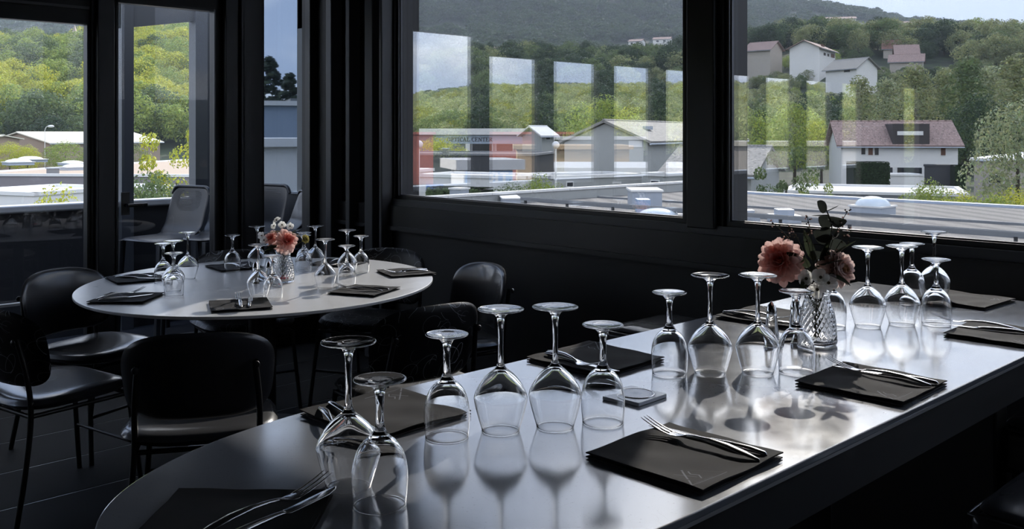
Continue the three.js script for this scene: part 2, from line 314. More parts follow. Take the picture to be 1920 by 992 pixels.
T('poplar', 'olive', 1610, 150, 9.6, 1.2, 'poplar', 'slim poplar behind the skylight end of the brown tiled roof');
T('poplar', 'pale', 1660, 164, 10.2, 1.25, 'poplar', 'pale poplar rising behind the dormer of the tiled house');
T('poplar', 'olive', 1716, 147, 11.4, 1.2, 'poplar', 'tall olive poplar behind the chimney side of the tiled house');
T('poplar', 'olive', 1768, 163, 11.8, 1.2, 'poplar', 'tall olive poplar above the far end of the tiled roof');
T('poplar', 'mid', 1812, 146, 12.4, 1.25, 'poplar', 'tall green poplar right beside the end of the tiled house');
T('poplar', 'pale', 1858, 161, 12.0, 1.4, 'poplar', 'broad pale poplar above the beige garage');
T('full', 'dark', 1835, 118, 5.2, 0.9, 'leafy_tree', 'dark round tree behind the roof of the beige garage');
T('poplar', 'olive', 1908, 140, 12.4, 1.3, 'poplar', 'green poplar behind the pale leafy tree at the window edge');
T('full', 'pale', 1908, 58, 2.4, 0.8, 'leafy_tree', 'pale leafy tree standing in front of the beige garage');
T('loose', 'mid', 1474, 44, -0.35, 0.75, 'young_tree', 'young sprawling tree growing behind the edge of the flat grey roof');
T('loose', 'mid', 1440, 43.5, -2.2, 0.6, 'shrub', 'low green shrub peeping over the flat roof left of the young tree', 'shrub');
T('loose', 'bright', 1535, 43.5, -2.0, 0.7, 'shrub', 'light shrub beside the young tree behind the flat roof', 'shrub');
T('bush', 'bright', 1742, 44.5, -2.15, 0.85, 'shrub', 'tall loose shrub in front of the white flat-roofed annex', 'shrub');
T('bush', 'lime', 1800, 42.5, -2.55, 1.05, 'shrub', 'yellow green shrub along the roof edge beneath the beige garage', 'shrub');
T('bush', 'bright', 1850, 40.6, -2.45, 1.0, 'shrub', 'yellow green shrub along the roof edge beside the garage window', 'shrub');
T('bush', 'lime', 1902, 42, -2.4, 1.0, 'shrub', 'yellow green shrub along the roof edge at the window edge', 'shrub');
T('bush', 'lime', 815, 100, -0.2, 1.3, 'leafy_tree', 'round yellow green tree in front of the optician sign');
T('bush', 'bright', 1012, 46, -1.95, 0.75, 'shrub', 'rounded green shrub beside the pale corner of the gabled hall', 'shrub');
T('bush', 'mid', 960, 47, -2.4, 1.1, 'shrub', 'low spreading shrub behind the flat roof parapet', 'shrub');
// seen through the terrace doors
T('bush', 'mid', 275, 31, -1.05, 0.75, 'leafy_tree', 'dense dark green treetop just above the white terrace rail');
T('loose', 'lime', 332, 40, 0.6, 0.75, 'leafy_tree', 'airy yellow green tree beside the terrace screen');
T('bush', 'lime', 108, 26, -1.45, 0.7, 'shrub', 'bright yellow shrub rising above the white terrace rail', 'shrub');
T('bush', 'lime', 18, 138, -1.2, 1.5, 'leafy_tree', 'bright yellow tree in front of the cream hall roofs');
T('bush', 'lime', 52, 136, -1.6, 1.1, 'leafy_tree', 'small yellow tree under the gable of the cream hall');
T('bush', 'bright', 122, 134, -1.0, 1.4, 'leafy_tree', 'round green tree in front of the long cream hall wall');
T('bush', 'olive', 250, 132, -1.4, 1.2, 'leafy_tree', 'olive tree before the far hall behind the door glass');
// the wooded slopes: the largest trees one by one, the rest as one forest
{
  seed = 77;
  const all = [];
  const sector = (b0, b1, r0, r1, n, hmin, hmax) => { for (let i = 0; i < n; i++) { const b = rr(b0, b1), r = Math.sqrt(rr(r0 * r0, r1 * r1)), a = THREE.MathUtils.degToRad(b), f = Math.cos(a) * r, s = Math.sin(a) * r, x = 0.723 * s + 0.691 * f, z = 0.691 * s - 0.723 * f; all.push({ x, z, b, r, h: rr(hmin, hmax) }); } };
  sector(-34, 33, 178, 300, 900, 8, 13); sector(-34, 33, 300, 470, 1900, 8, 14); sector(-34, 33, 470, 900, 3600, 10, 16);
  sector(-122, -80, 185, 420, 1300, 8, 13); sector(-122, -80, 420, 800, 1400, 10, 16); sector(-80, -66, 300, 700, 250, 6, 9);
  const clear = [[1535, 295, 26], [1418, 300, 22], [1578, 262, 26], [1690, 300, 40], [1500, 330, 18]].map(([c, d, q]) => [...sight(c, d), q]);
  const keep = all.filter((t) => !(t.b < -15 && t.b > -40 && t.r < 208)).filter((t) => !clear.some(([x, z, q]) => Math.hypot(t.x - x, t.z - z) < q * 0.4));
  for (const t of keep) for (const [x, z, q] of clear) { const e = Math.hypot(t.x - x, t.z - z); if (e < q * 1.9 && t.r < Math.hypot(x, z)) t.h = Math.min(t.h, 4.2 + 0.06 * e); }
  const inView = (t) => (t.b > -28.6 && t.b < -17.5) || (t.b > -7.1 && t.b < 28.6);
  const near = [];
  for (const t of keep.filter(inView).sort((a, b) => b.h / b.r - a.h / a.r)) {
    if (near.length >= 250) break;
    const w = t.h * 0.52;
    if (!near.some((o) => Math.hypot(o.x - t.x, o.z - t.z) < (w + o.h * 0.52) * 0.98) && !standing.some(([x, z, q]) => Math.hypot(x - t.x, z - t.z) < w + q)) near.push(t);
  }
  const nearSet = new Set(near);
  const tone = (t) => { const n = fbm(t.x / 60, 1.7, t.z / 60, 3) + rr(-0.35, 0.35); return t.b < -70 ? (n > -0.05 ? 'spring' : n > -0.3 ? 'lime' : 'bright') : t.b < -15 && t.r < 232 ? (n > 0.1 ? 'bright' : n > -0.25 ? 'mid' : 'dark') : t.b < -15 ? (n > 0.1 ? 'lime' : n > -0.2 ? 'bright' : 'mid') : t.b < 12 ? (n > 0.34 ? 'olive' : n > 0.1 ? 'mid' : 'dark') : n > 0.3 ? 'bright' : n > -0.1 ? 'olive' : n > -0.3 ? 'mid' : 'dark'; };
  const zones = [[-30, -22.6, 'behind the first terrace pane'], [-22.6, -17, 'behind the terrace door'], [-8, -2, 'above the optician hall'], [-2, 3, 'above the gap between the halls'], [3, 11, 'above the gabled hall'], [11, 16.5, 'above the grey roofed house'], [16.5, 20.5, 'above the tiled roof skylight'], [20.5, 25.5, 'above the dark dormer'], [25.5, 30, 'above the beige garage']];
  const toneName = { lime: 'yellow green', bright: 'bright green', mid: 'mid green', dark: 'dark green', olive: 'olive' };
  const rowName = (t) => t.r < 225 ? 'lowest' : t.r < 285 ? 'lower' : t.r < 360 ? 'middle' : 'upper';
  const classes = {};
  for (const t of near) { t.k = tone(t); t.zone = zones.find(([p, q]) => t.b >= p && t.b < q)?.[2] ?? 'behind the window post'; (classes[t.k + rowName(t) + t.zone] ??= []).push(t); }
  const ordinal = ['first', 'second', 'third', 'fourth', 'fifth', 'sixth', 'seventh', 'eighth', 'ninth', 'tenth', 'eleventh', 'twelfth', 'thirteenth', 'fourteenth', 'fifteenth', 'sixteenth', 'seventeenth', 'eighteenth', 'nineteenth', 'twentieth', 'twenty-first', 'twenty-second', 'twenty-third', 'twenty-fourth', 'twenty-fifth', 'twenty-sixth', 'twenty-seventh', 'twenty-eighth', 'twenty-ninth', 'thirtieth', 'thirty-first', 'thirty-second', 'thirty-third', 'thirty-fourth', 'thirty-fifth', 'thirty-sixth'];
  for (const list of Object.values(classes)) { list.sort((p, q) => p.b - q.b); list.forEach((t, i) => { t.label = `${list.length > 1 ? ordinal[i] + ' ' : ''}${toneName[t.k]} tree${list.length > 1 ? ' from the left' : ''}, ${rowName(t)} slope ${t.zone}`; }); }
  for (const t of near) tree(rnd() < 0.12 && t.b > -15 ? 'poplar' : 'round', Math.floor(rr(0, 9)), leaf[t.k], [t.x, ground(t.x, t.z) - 0.4, t.z], t.h, rr(0.85, 1.15), rr(0, 6), 'hillside_tree', t.label, t.b < -15 ? 'trees of the slope behind the terrace' : 'trees of the slope behind the big windows');
  const rest = keep.filter((t) => !nearSet.has(t));
  for (const [k, mat] of Object.entries(leaf)) {
    const list = rest.filter((t) => (t.k ??= tone(t)) === k); if (!list.length) continue;
    const im = new THREE.InstancedMesh(crowns.round[list.length % 3], mat, list.length); im.name = numbered('hillside_forest'); im.castShadow = im.receiveShadow = true;
    const m = new THREE.Matrix4(), q = new THREE.Quaternion(), Y = new THREE.Vector3(0, 1, 0);
    list.forEach((t, i) => im.setMatrixAt(i, m.compose(new THREE.Vector3(t.x, ground(t.x, t.z) - 1.2, t.z), q.setFromAxisAngle(Y, t.x), new THREE.Vector3(t.h * rr(0.9, 1.25), t.h, t.h * rr(0.9, 1.25)))));
    tag(im, { spring: 'pale spring green woodland covering', lime: 'yellow green woodland covering', bright: 'bright green woodland covering', mid: 'mid green woodland covering', dark: 'dark green woodland covering', olive: 'olive green woodland covering' }[k] + ' the slopes above the town', 'forest'); im.userData.kind = 'stuff';
    scene.add(im);
  }
  // woods of the mountain far behind
  const far = []; for (let i = 0; i < 15000; i++) { const b = rnd() < 0.8 ? rr(-33, 32) : rr(-118, -80), r = Math.sqrt(rr(850 ** 2, 2450 ** 2)), a = THREE.MathUtils.degToRad(b), f = Math.cos(a) * r, s = Math.sin(a) * r, x = 0.723 * s + 0.691 * f, z = 0.691 * s - 0.723 * f; if (fbm(x / 260, 8.1, z / 260, 3) > -0.16) far.push([x, z]); }
  const g = crownGeo('round', 220, 0.06, 91), im = new THREE.InstancedMesh(g, leafMat(0.06, 0.095, 0.045), far.length); im.name = 'mountain_forest'; im.castShadow = im.receiveShadow = true;
  const m = new THREE.Matrix4(), q = new THREE.Quaternion(), Y = new THREE.Vector3(0, 1, 0);
  far.forEach(([x, z], i) => { const h = rr(15, 24); im.setMatrixAt(i, m.compose(new THREE.Vector3(x, ground(x, z) - 4, z), q.setFromAxisAngle(Y, x), new THREE.Vector3(h * 1.5, h, h * 1.5))); });
  tag(im, 'dark hazy woods on the tall mountain behind the town', 'forest'); im.userData.kind = 'stuff'; scene.add(im);
}

// ---------------------------------------------------------------- buildings
const C = {
  white: std([0.72, 0.71, 0.69], 0.85), pale: std([0.36, 0.37, 0.36], 0.85), grey: std([0.2, 0.21, 0.22], 0.8), dark: std([0.045, 0.047, 0.052], 0.7), cream: std([0.62, 0.58, 0.47], 0.75), beige: std([0.42, 0.38, 0.33], 0.85), brown: std([0.34, 0.26, 0.2], 0.9),
  salmon: std([0.62, 0.2, 0.14], 0.8), sand: std([0.6, 0.42, 0.24], 0.8), metal: std([0.42, 0.46, 0.52], 0.45, { metalness: 0.3 }), winGlass: std([0.02, 0.024, 0.03], 0.12), blue: std([0.03, 0.16, 0.5], 0.5), red: std([0.5, 0.05, 0.045], 0.5), wood: std([0.12, 0.055, 0.03], 0.7), hedge: null, purple: std([0.22, 0.2, 0.21], 0.8),
};
function tiles(c1, c2, rows, w = 512) { const t = canvasTex(w, w, (g) => { g.fillStyle = c1; g.fillRect(0, 0, w, w); for (let j = 0; j < rows; j++) { g.fillStyle = c2; g.fillRect(0, (j + 0.72) * w / rows, w, 0.28 * w / rows); for (let i = 0; i < 60; i++) { g.fillStyle = `rgba(${rnd() < 0.5 ? '0,0,0' : '255,235,220'},${rr(0, 0.16)})`; g.fillRect(rnd() * w, j * w / rows, rr(4, 16), w / rows * 0.72); } } }); return t; }
C.roofBrown = std(0xffffff, 0.85, { map: tiles('#a08880', '#6f5a52', 16) }); C.roofGrey = std(0xffffff, 0.85, { map: tiles('#8e8c86', '#7c7a76', 26) }); C.roofRed = std(0xffffff, 0.85, { map: tiles('#8d675c', '#6a4a42', 16) });
// frame of a facade from its left to its right end as seen from the eye; local x along it, z towards the eye
function facade(L, R) { const a = sight(...L), b = sight(...R), dx = b[0] - a[0], dz = b[1] - a[1]; return { pos: a, len: Math.hypot(dx, dz), turn: Math.atan2(-dz, dx) }; }
const eyeY = (row, d) => EYE + (250 - row) / F * d;
function slabRoof(x0, x1, z0, y0, z1, y1, t, mat) {   // slanted slab from (z0, y0) to (z1, y1)
  const len = Math.hypot(z1 - z0, y1 - y0), g = new THREE.BoxGeometry(x1 - x0, t, len); const uv = g.attributes.uv; for (let i = 0; i < uv.count; i++) uv.setXY(i, uv.getX(i) * (x1 - x0) / 5, uv.getY(i) * len / 5);
  g.rotateX(Math.atan2(-(y1 - y0), z1 - z0)); g.translate((x0 + x1) / 2, (y0 + y1) / 2, (z0 + z1) / 2); return g;
}
function gableHouse(name, label, L, R, depth, eaveY, ridgeY, wallMat, roofMat, wins = [], o = {}) {
  const f = facade(L, R), base = o.base ?? G, t = thing(name, label, o.cat || 'building', [f.pos[0], base, f.pos[1]], f.turn), e = eaveY - base, r = ridgeY - base, ov = o.over ?? 0.5, d2 = depth / 2;
  const s = new THREE.Shape([[0, 0], [-depth, 0], [-depth, e], [-d2, r], [0, e]].map(([x, y]) => new THREE.Vector2(x, y)));
  const w = new THREE.ExtrudeGeometry(s, { depth: f.len, bevelEnabled: false }); w.rotateY(Math.PI / 2); w.scale(1, 1, 1);
  // after the turn the profile's x runs along -z; flip so that the house lies behind its facade
  const p = w.attributes.position; for (let i = 0; i < p.count; i++) p.setZ(i, -p.getZ(i)); w.index || null; const q = w.toNonIndexed(); const a = q.attributes.position.array; for (let i = 0; i < a.length; i += 9) for (let k = 0; k < 3; k++) { const m = a[i + 3 + k]; a[i + 3 + k] = a[i + 6 + k]; a[i + 6 + k] = m; } q.computeVertexNormals();
  mesh('wall', q, wallMat, t);
  const sl = (r - e) / d2, th = 0.16;
  mesh('roof_slope', slabRoof(-ov, f.len + ov, ov, e - sl * ov + th, -d2, r + th, th, roofMat), roofMat, t);
  mesh('roof_slope', slabRoof(-ov, f.len + ov, -d2, r + th, -depth - ov, e - sl * ov + th, th, roofMat), roofMat, t);
  mesh('ridge_cap', rod([-ov, r + th * 1.3, -d2], [f.len + ov, r + th * 1.3, -d2], 0.12, 6), roofMat, t);
  mesh('gutter', rod([-ov, e - sl * ov + 0.05, ov], [f.len + ov, e - sl * ov + 0.05, ov], 0.07, 6), C.metal, t);
  windowsOn(t, f.len, base, wins);
  return [t, f];
}
function windowsOn(t, len, base, wins) { for (const [u0, u1, y0, y1, mat, frame] of wins) { const x0 = u0 * len, x1 = u1 * len; const w = mesh('window', box(x0, x1, y0 - base, y1 - base, -0.02, 0.05), frame || C.white, t); mesh('pane', box(x0 + 0.06, x1 - 0.06, y0 - base + 0.06, y1 - base - 0.06, 0.03, 0.07), mat || C.winGlass, w); } }
function flatBlock(name, label, L, R, depth, topY, wallMat, roofMat, wins = [], o = {}) {
  const f = facade(L, R), base = o.base ?? G, t = thing(name, label, o.cat || 'building', [f.pos[0], base, f.pos[1]], f.turn), h = topY - base;
  mesh('wall', box(0, f.len, 0, h, -depth, 0), wallMat, t);
  mesh('roof', box(0.15, f.len - 0.15, h, h + 0.04, -depth + 0.15, -0.15), roofMat, t);
  mesh('coping', merge([box(-0.08, f.len + 0.08, h, h + 0.18, -0.25, 0.08), box(-0.08, f.len + 0.08, h, h + 0.18, -depth - 0.08, -depth + 0.25), box(-0.08, 0.25, h, h + 0.18, -depth, 0), box(f.len - 0.25, f.len + 0.08, h, h + 0.18, -depth, 0)]), o.coping || C.white, t);
  windowsOn(t, f.len, base, wins);
  return [t, f];
}
const font = await new FontLoader().loadAsync('fonts/droid/droid_serif_bold.typeface.json');
const fontSans = await new FontLoader().loadAsync('fonts/droid/droid_sans_bold.typeface.json');
function lettering(text, size, mat, parent, x, y, z, fnt = font, width) { const g = new TextGeometry(text, { font: fnt, size, depth: 0.03, curveSegments: 4 }); g.computeBoundingBox(); const b = g.boundingBox; if (width) g.scale(width / (b.max.x - b.min.x), 1, 1); const m = mesh('lettering', g, mat, parent); m.position.set(x, y, z); return m; }

// optician hall
{
  const [t, f] = flatBlock('optician_hall', 'long shop hall with white roof edge and an optician sign', [690, 122], [1008, 118], 16, eyeY(252, 120), C.grey, C.white, [[0.02, 0.3, eyeY(289, 120), eyeY(266, 120)], [0.62, 0.74, eyeY(288, 120), eyeY(266, 120)], [0.76, 0.86, eyeY(288, 120), eyeY(266, 120), C.winGlass]]);
  const h = eyeY(252, 120) - G;
  mesh('fascia', box(-0.3, f.len + 0.6, h - 0.05, h + 0.75, -0.3, 0.5), C.white, t);
  const b = mesh('sign_board', box(f.len * 0.41, f.len * 0.98, h - 1.2, h - 0.12, 0.05, 0.18), std([0.34, 0.4, 0.47], 0.7), t);
  lettering('OPTICAL CENTER', 0.52, C.dark, b, f.len * 0.475, h - 0.9, 0.19, font, f.len * 0.265);
  mesh('pillar', box(f.len * 0.585, f.len * 0.61, 0, h - 1.2, 0.05, 0.2), C.white, t);
}
gableHouse('small_gable_hall', 'small pale gable end at the end of the optician hall', [1016, 111], [1038, 112], 4, eyeY(254, 117), eyeY(240, 117), C.pale, C.white, [[0.3, 0.7, eyeY(262, 116), eyeY(256, 116)]]);
flatBlock('dark_flat_building', 'dark grey flat-roofed building with two small windows', [700, 76], [1000, 73], 9, eyeY(291, 75), C.dark, C.grey, [[0.325, 0.365, eyeY(331, 75), eyeY(316, 75), C.winGlass, C.dark], [0.5, 0.54, eyeY(331, 75), eyeY(314, 75), C.winGlass, C.dark]], { coping: C.grey });
{ const f = facade([828, 72], [840, 72]); const t = thing('roof_vent', 'boxy grey vent standing on the dark flat building', 'vent', [f.pos[0], eyeY(291, 75) + 0.04, f.pos[1] + 0], f.turn); const g = mesh('vent_box', box(0, f.len, 0, 0.5, -1.2, -0.7), C.grey, t); mesh('vent_cap', box(-0.05, f.len + 0.05, 0.5, 0.56, -1.25, -0.65), C.metal, t); }
{
  const [t, f] = flatBlock('white_annex', 'long white wall with a small blue sign below the dark building', [786, 56], [984, 53], 4, eyeY(333, 55), C.white, C.white, []);
  const b = mesh('sign_board', box(f.len * 0.07, f.len * 0.24, eyeY(359, 55) - G, eyeY(346, 55) - G, 0.02, 0.06), std([0.4, 0.5, 0.7], 0.6), t);
  lettering('Ernoco', 0.17, C.blue, b, f.len * 0.12, eyeY(356, 55) - G, 0.07, fontSans);
  mesh('emblem', new THREE.CircleGeometry(0.13, 20).translate(f.len * 0.095, eyeY(353, 55) - G, 0.075), C.blue, b);
}
flatBlock('white_shed', 'plain white shed at the window corner below the dark building', [690, 58], [774, 57], 3, eyeY(324, 57), C.white, C.white, []);
// pale hall with the big gable
{
  const [t, f] = gableHouse('gabled_hall', 'pale grey hall with a big gable and long grey roof', [1214, 60], [1396, 84], 5.8, eyeY(268, 60), eyeY(232, 62), C.pale, C.roofGrey, [[0.05, 0.09, G + 1, G + 2]], { over: 0.3 });
  const n = mesh('sign_board', box(-0.06, -0.02, eyeY(276, 60) - G, eyeY(264, 60) - G, -1.25, -0.35), C.white, t);
  mesh('skylight', box(4, 4.7, eyeY(243, 62) - G, eyeY(236, 62) - G, -1.7, -1.2), C.metal, t);
}
{
  const [t, f] = gableHouse('grey_roofed_house', 'low white house with a wide grey roof and a downpipe', [1246, 51], [1408, 49], 8.4, eyeY(330, 50), eyeY(281, 54), C.pale, C.roofGrey, [[0.0, 0.12, eyeY(349, 50), eyeY(336, 50)], [0.16, 0.22, eyeY(350, 50), eyeY(337, 50)]], { over: 0.35 });
  mesh('downpipe', tube([[f.len * 0.86, eyeY(331, 49) - G, 0.3], [f.len * 0.92, eyeY(334, 49) - G, 0.1], [f.len * 0.94, eyeY(340, 49) - G, 0.08], [f.len * 0.94, 0, 0.08]], 0.05, 20, 6), C.dark, t);
}
flatBlock('front_block', 'low white block with dark windows in front of the gabled hall', [1206, 50], [1243, 49], 3, eyeY(331, 49), C.pale, C.grey, [[0.4, 0.85, eyeY(350, 49), eyeY(338, 49)]]);
flatBlock('hall_foot', 'pale low wall with a vent window under the big gable', [1034, 52], [1203, 55], 4, eyeY(334, 53), C.pale, C.pale, [[0.15, 0.23, eyeY(352, 52), eyeY(341, 52)], [0.66, 0.76, eyeY(347, 53), eyeY(343, 53)]]);
// tiled house
{
  const d = 95;
  const [t, f] = gableHouse('tiled_house', 'white house with brown tiled roof and a dark dormer', [1577, 96], [1796, 94], 8, eyeY(272, d), eyeY(231, 99), C.white, C.roofBrown, [[0.17, 0.215, eyeY(291, d), eyeY(275, d), C.winGlass], [0.23, 0.28, eyeY(292, d), eyeY(275, d), C.wood], [0.285, 0.33, eyeY(292, d), eyeY(275, d)], [0.85, 0.9, eyeY(292, d), eyeY(275, d), C.wood], [0.48, 0.7, eyeY(331, d), eyeY(313, d)], [0.4, 0.45, eyeY(331, d), eyeY(313, d)]]);
  const e = eyeY(272, d) - G, r = eyeY(231, 99) - G;
  const dm = mesh('dormer', box(f.len * 0.44, f.len * 0.755, e - 0.2, r - 0.1, -3.9, 0.3), std([0.05, 0.043, 0.042], 0.8), t);
  mesh('window_band', box(f.len * 0.48, f.len * 0.7, e + 1.0, e + 1.4, 0.28, 0.36), C.white, dm);
  mesh('skylight', box(f.len * 0.22, f.len * 0.29, r - 0.75, r - 0.35, -3.5, -2.9), C.white, t);
  mesh('chimney', box(f.len * 0.35, f.len * 0.38, r - 0.3, r + 0.25, -4.3, -3.9), C.grey, t);
}
flatBlock('garage_gate_block', 'dark garage gate beside the tiled house', [1733, 90], [1786, 89], 1.2, eyeY(312, 90), C.dark, C.dark, [], { coping: C.dark });
flatBlock('small_terrace_block', 'white garden terrace block below the tiled house', [1664, 88], [1730, 88], 3, eyeY(330, 88), C.white, C.white, []);
flatBlock('annex_flat_roof', 'long low annex with bright flat roof below the tiled house', [1470, 62], [1816, 58], 9, eyeY(367, 59), C.grey, C.white, []);
gableHouse('beige_garage', 'beige garage with light sheet roof and dark window', [1826, 70], [1886, 66], 7, eyeY(302, 69), eyeY(291, 73), C.beige, C.white, [[0.5, 0.95, eyeY(344, 68), eyeY(326, 68)]], { over: 0.2 });
// houses on the slope
gableHouse('chalet', 'white chalet with wide brown roof high on the slope', [1536, 284], [1566, 300], 9, eyeY(93, 292), eyeY(81, 294), C.white, C.roofBrown, [[0.1, 0.3, eyeY(90, 292), eyeY(86, 292), C.wood, C.wood], [0.25, 0.38, eyeY(106, 292), eyeY(100, 292)], [0.48, 0.6, eyeY(106, 292), eyeY(100, 292)], [0.7, 0.95, eyeY(106, 292), eyeY(98, 292), C.wood]], { base: eyeY(116, 292) - 10, over: 1.0 });
gableHouse('slope_house', 'brown roofed house half hidden by trees left of the chalet', [1398, 306], [1444, 300], 8, eyeY(93, 303), eyeY(80, 306), C.beige, C.roofBrown, [[0.2, 0.4, eyeY(96, 303), eyeY(92, 303)]], { base: eyeY(104, 303) - 10, over: 0.8 });
gableHouse('slope_house', 'low pale roofed house below the chalet', [1548, 268], [1606, 258], 8, eyeY(128, 262), eyeY(112, 266), C.white, C.roofGrey, [[0.6, 0.8, eyeY(136, 262), eyeY(130, 262)]], { base: eyeY(142, 262) - 10, over: 0.8 });
gableHouse('slope_house', 'red roofed house at the upper end of the roof cluster', [1656, 322], [1688, 320], 8, eyeY(90, 320), eyeY(76, 324), C.beige, C.roofRed, [], { base: eyeY(104, 305) - 10, over: 0.6 });
gableHouse('slope_house', 'brown roofed house in the middle of the roof cluster', [1680, 300], [1722, 298], 8, eyeY(101, 299), eyeY(85, 302), C.beige, C.roofBrown, [[0.2, 0.35, eyeY(106, 299), eyeY(102, 299)], [0.6, 0.75, eyeY(106, 299), eyeY(102, 299)]], { base: eyeY(112, 299) - 10, over: 0.6 });
gableHouse('slope_house', 'lowest brown roofed house of the roof cluster', [1668, 286], [1730, 282], 7, eyeY(115, 284), eyeY(103, 287), C.beige, C.roofBrown, [], { base: eyeY(124, 284) - 10, over: 0.6 });
for (const [c, d, row, w, l] of [[1190, 640, 78, 12, 'tiny white villa high on the mountain foot beside the window post'], [1240, 660, 74, 16, 'tiny white villa row at the mountain foot'], [885, 560, 96, 14, 'tiny pale villa among trees above the optician hall'], [940, 540, 92, 18, 'tiny white roofed villa above the dark trees'], [1218, 420, 90, 9, 'small white roofed house among olive trees'], [1575, 560, 36, 30, 'long white villa under the ridge'], [1712, 520, 44, 22, 'white villa beneath the sky gap']]) gableHouse('villa', l, [c - w, d], [c + w, d - 4], 9, eyeY(row, d), eyeY(row - 4.5, d), C.white, C.roofBrown, [[0.2, 0.35, eyeY(row + 5, d), eyeY(row + 2, d)], [0.6, 0.75, eyeY(row + 5, d), eyeY(row + 2, d)]], { base: eyeY(row + 9, d) - 8 });
// terrace side
gableHouse('cream_hall', 'cream roofed hall with a dark gable and long skylight', [94, 150], [300, 172], 14, eyeY(269, 152), eyeY(250, 158), C.brown, C.cream, [[0.55, 0.8, eyeY(272, 158) - 1, eyeY(272, 158)]]);
gableHouse('cream_hall', 'second cream roofed hall behind the yellow trees', [-60, 143], [-26, 140], 5, eyeY(262, 140), eyeY(256, 145), C.brown, C.cream, []);
flatBlock('brown_flat_building', 'wide building with a sandy flat roof and roof domes', [-90, 66], [420, 64], 44, eyeY(331, 65), C.purple, std([0.4, 0.31, 0.23], 1), []);
flatBlock('white_low_building', 'low white building just beyond the terrace rail', [-80, 47], [62, 45], 6, eyeY(365, 46), C.white, C.white, []);
flatBlock('white_low_building', 'low pale building behind the yellow shrub', [86, 53], [200, 51], 5, eyeY(361, 51), C.pale, C.white, []);
const domeGeo = new THREE.SphereGeometry(1, 24, 8, 0, Math.PI * 2, 0, Math.PI / 2);
function roofDome(label, col, row, topDrop, wx, wz, hgt, mat, name = 'roof_dome') {
  const d = F * topDrop / (row - 250), [x, z] = sight(col, d), t = thing(name, label, 'skylight', [x, EYE - topDrop, z], Math.PI / 2);
  mesh('curb', box(-wx, wx, -0.02, hgt * 0.55, -wz, wz), C.metal, t);
  const m = mesh('dome', domeGeo, mat, t); m.scale.set(wx * 1.05, hgt * 0.6, wz * 1.05); m.position.y = hgt * 0.53;
  mesh('rim', box(-wx * 1.08, wx * 1.08, hgt * 0.48, hgt * 0.58, -wz * 1.08, wz * 1.08), C.white, t);
}
const drop = EYE - (eyeY(331, 65) + 0.04);
roofDome('white roof dome nearest the left of the sandy roof', 34, 309, drop, 1.1, 1.1, 0.5, C.white);
roofDome('long pale roof dome at the far edge of the sandy roof', 57, 303, drop, 2.2, 1.0, 0.5, C.white);
roofDome('pale roof dome near the light pole on the sandy roof', 143, 318.5, drop, 1.0, 1.0, 0.45, C.white);
roofDome('long roof dome behind the light pole on the sandy roof', 136, 310, drop, 1.6, 0.8, 0.4, C.white);
{ const [x, z] = sight(99, 68); const t = thing('roof_vent', 'square metal vent standing on the sandy roof', 'vent', [x, EYE - drop, z]); mesh('vent_box', box(-0.35, 0.35, 0, 0.4, -0.3, 0.3), C.grey, t); mesh('vent_cap', box(-0.42, 0.42, 0.4, 0.47, -0.36, 0.36), C.metal, t); }
// chapel on the left slope
{
  const d = 330, f = facade([126, d], [168, d]), y0 = eyeY(98, d) - 6, t = thing('chapel', 'pale chapel with a pointed spire above the trees', 'building', [f.pos[0], y0, f.pos[1]], f.turn), k = F / d;
  mesh('wall', box(0, 9, 0, 8.2, -6, 0), C.beige, t);
  mesh('roof', slabRoof(-0.3, 9.3, 0.4, 8.1, -3, 9.8, 0.3), C.roofGrey, t);
  mesh('tower', box(0.6, 3.6, 0, 9.5, -2.6, 0.4), C.beige, t);
  mesh('spire', new THREE.ConeGeometry(2.1, 6.5, 4, 1).rotateY(Math.PI / 4).translate(2.1, 12.7, -1.1), std([0.3, 0.25, 0.2], 0.8), t);
}
// mirrored side of the town
// (what the big windows and the terrace screen reflect: the place whose mirror image lies along a sight line)
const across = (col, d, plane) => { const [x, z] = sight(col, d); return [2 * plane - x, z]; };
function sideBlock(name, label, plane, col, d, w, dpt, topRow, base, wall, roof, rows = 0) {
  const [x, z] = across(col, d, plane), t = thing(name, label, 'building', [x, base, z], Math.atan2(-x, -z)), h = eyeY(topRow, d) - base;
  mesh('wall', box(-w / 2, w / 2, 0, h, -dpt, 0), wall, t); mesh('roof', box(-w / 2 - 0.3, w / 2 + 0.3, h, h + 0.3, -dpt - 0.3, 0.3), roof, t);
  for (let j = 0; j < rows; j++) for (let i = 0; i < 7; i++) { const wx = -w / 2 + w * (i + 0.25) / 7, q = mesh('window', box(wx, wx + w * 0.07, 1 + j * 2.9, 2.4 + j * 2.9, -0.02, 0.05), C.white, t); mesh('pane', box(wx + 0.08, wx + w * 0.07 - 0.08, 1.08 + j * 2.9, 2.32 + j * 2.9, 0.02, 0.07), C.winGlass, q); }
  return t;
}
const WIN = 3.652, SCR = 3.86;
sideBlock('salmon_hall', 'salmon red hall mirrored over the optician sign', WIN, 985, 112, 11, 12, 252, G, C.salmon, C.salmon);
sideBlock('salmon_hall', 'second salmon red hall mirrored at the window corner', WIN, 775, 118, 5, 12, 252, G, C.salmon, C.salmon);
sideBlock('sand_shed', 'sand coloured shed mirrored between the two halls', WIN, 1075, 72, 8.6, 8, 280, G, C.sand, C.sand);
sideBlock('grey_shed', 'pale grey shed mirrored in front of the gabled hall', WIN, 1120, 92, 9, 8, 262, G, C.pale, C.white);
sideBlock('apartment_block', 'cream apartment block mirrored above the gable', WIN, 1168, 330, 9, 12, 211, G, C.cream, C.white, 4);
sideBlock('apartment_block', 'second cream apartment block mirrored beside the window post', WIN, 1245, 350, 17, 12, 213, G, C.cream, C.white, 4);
sideBlock('apartment_block', 'small cream apartment block mirrored above the grey roof', WIN, 1520, 340, 14, 12, 225, G, C.cream, C.white, 3);
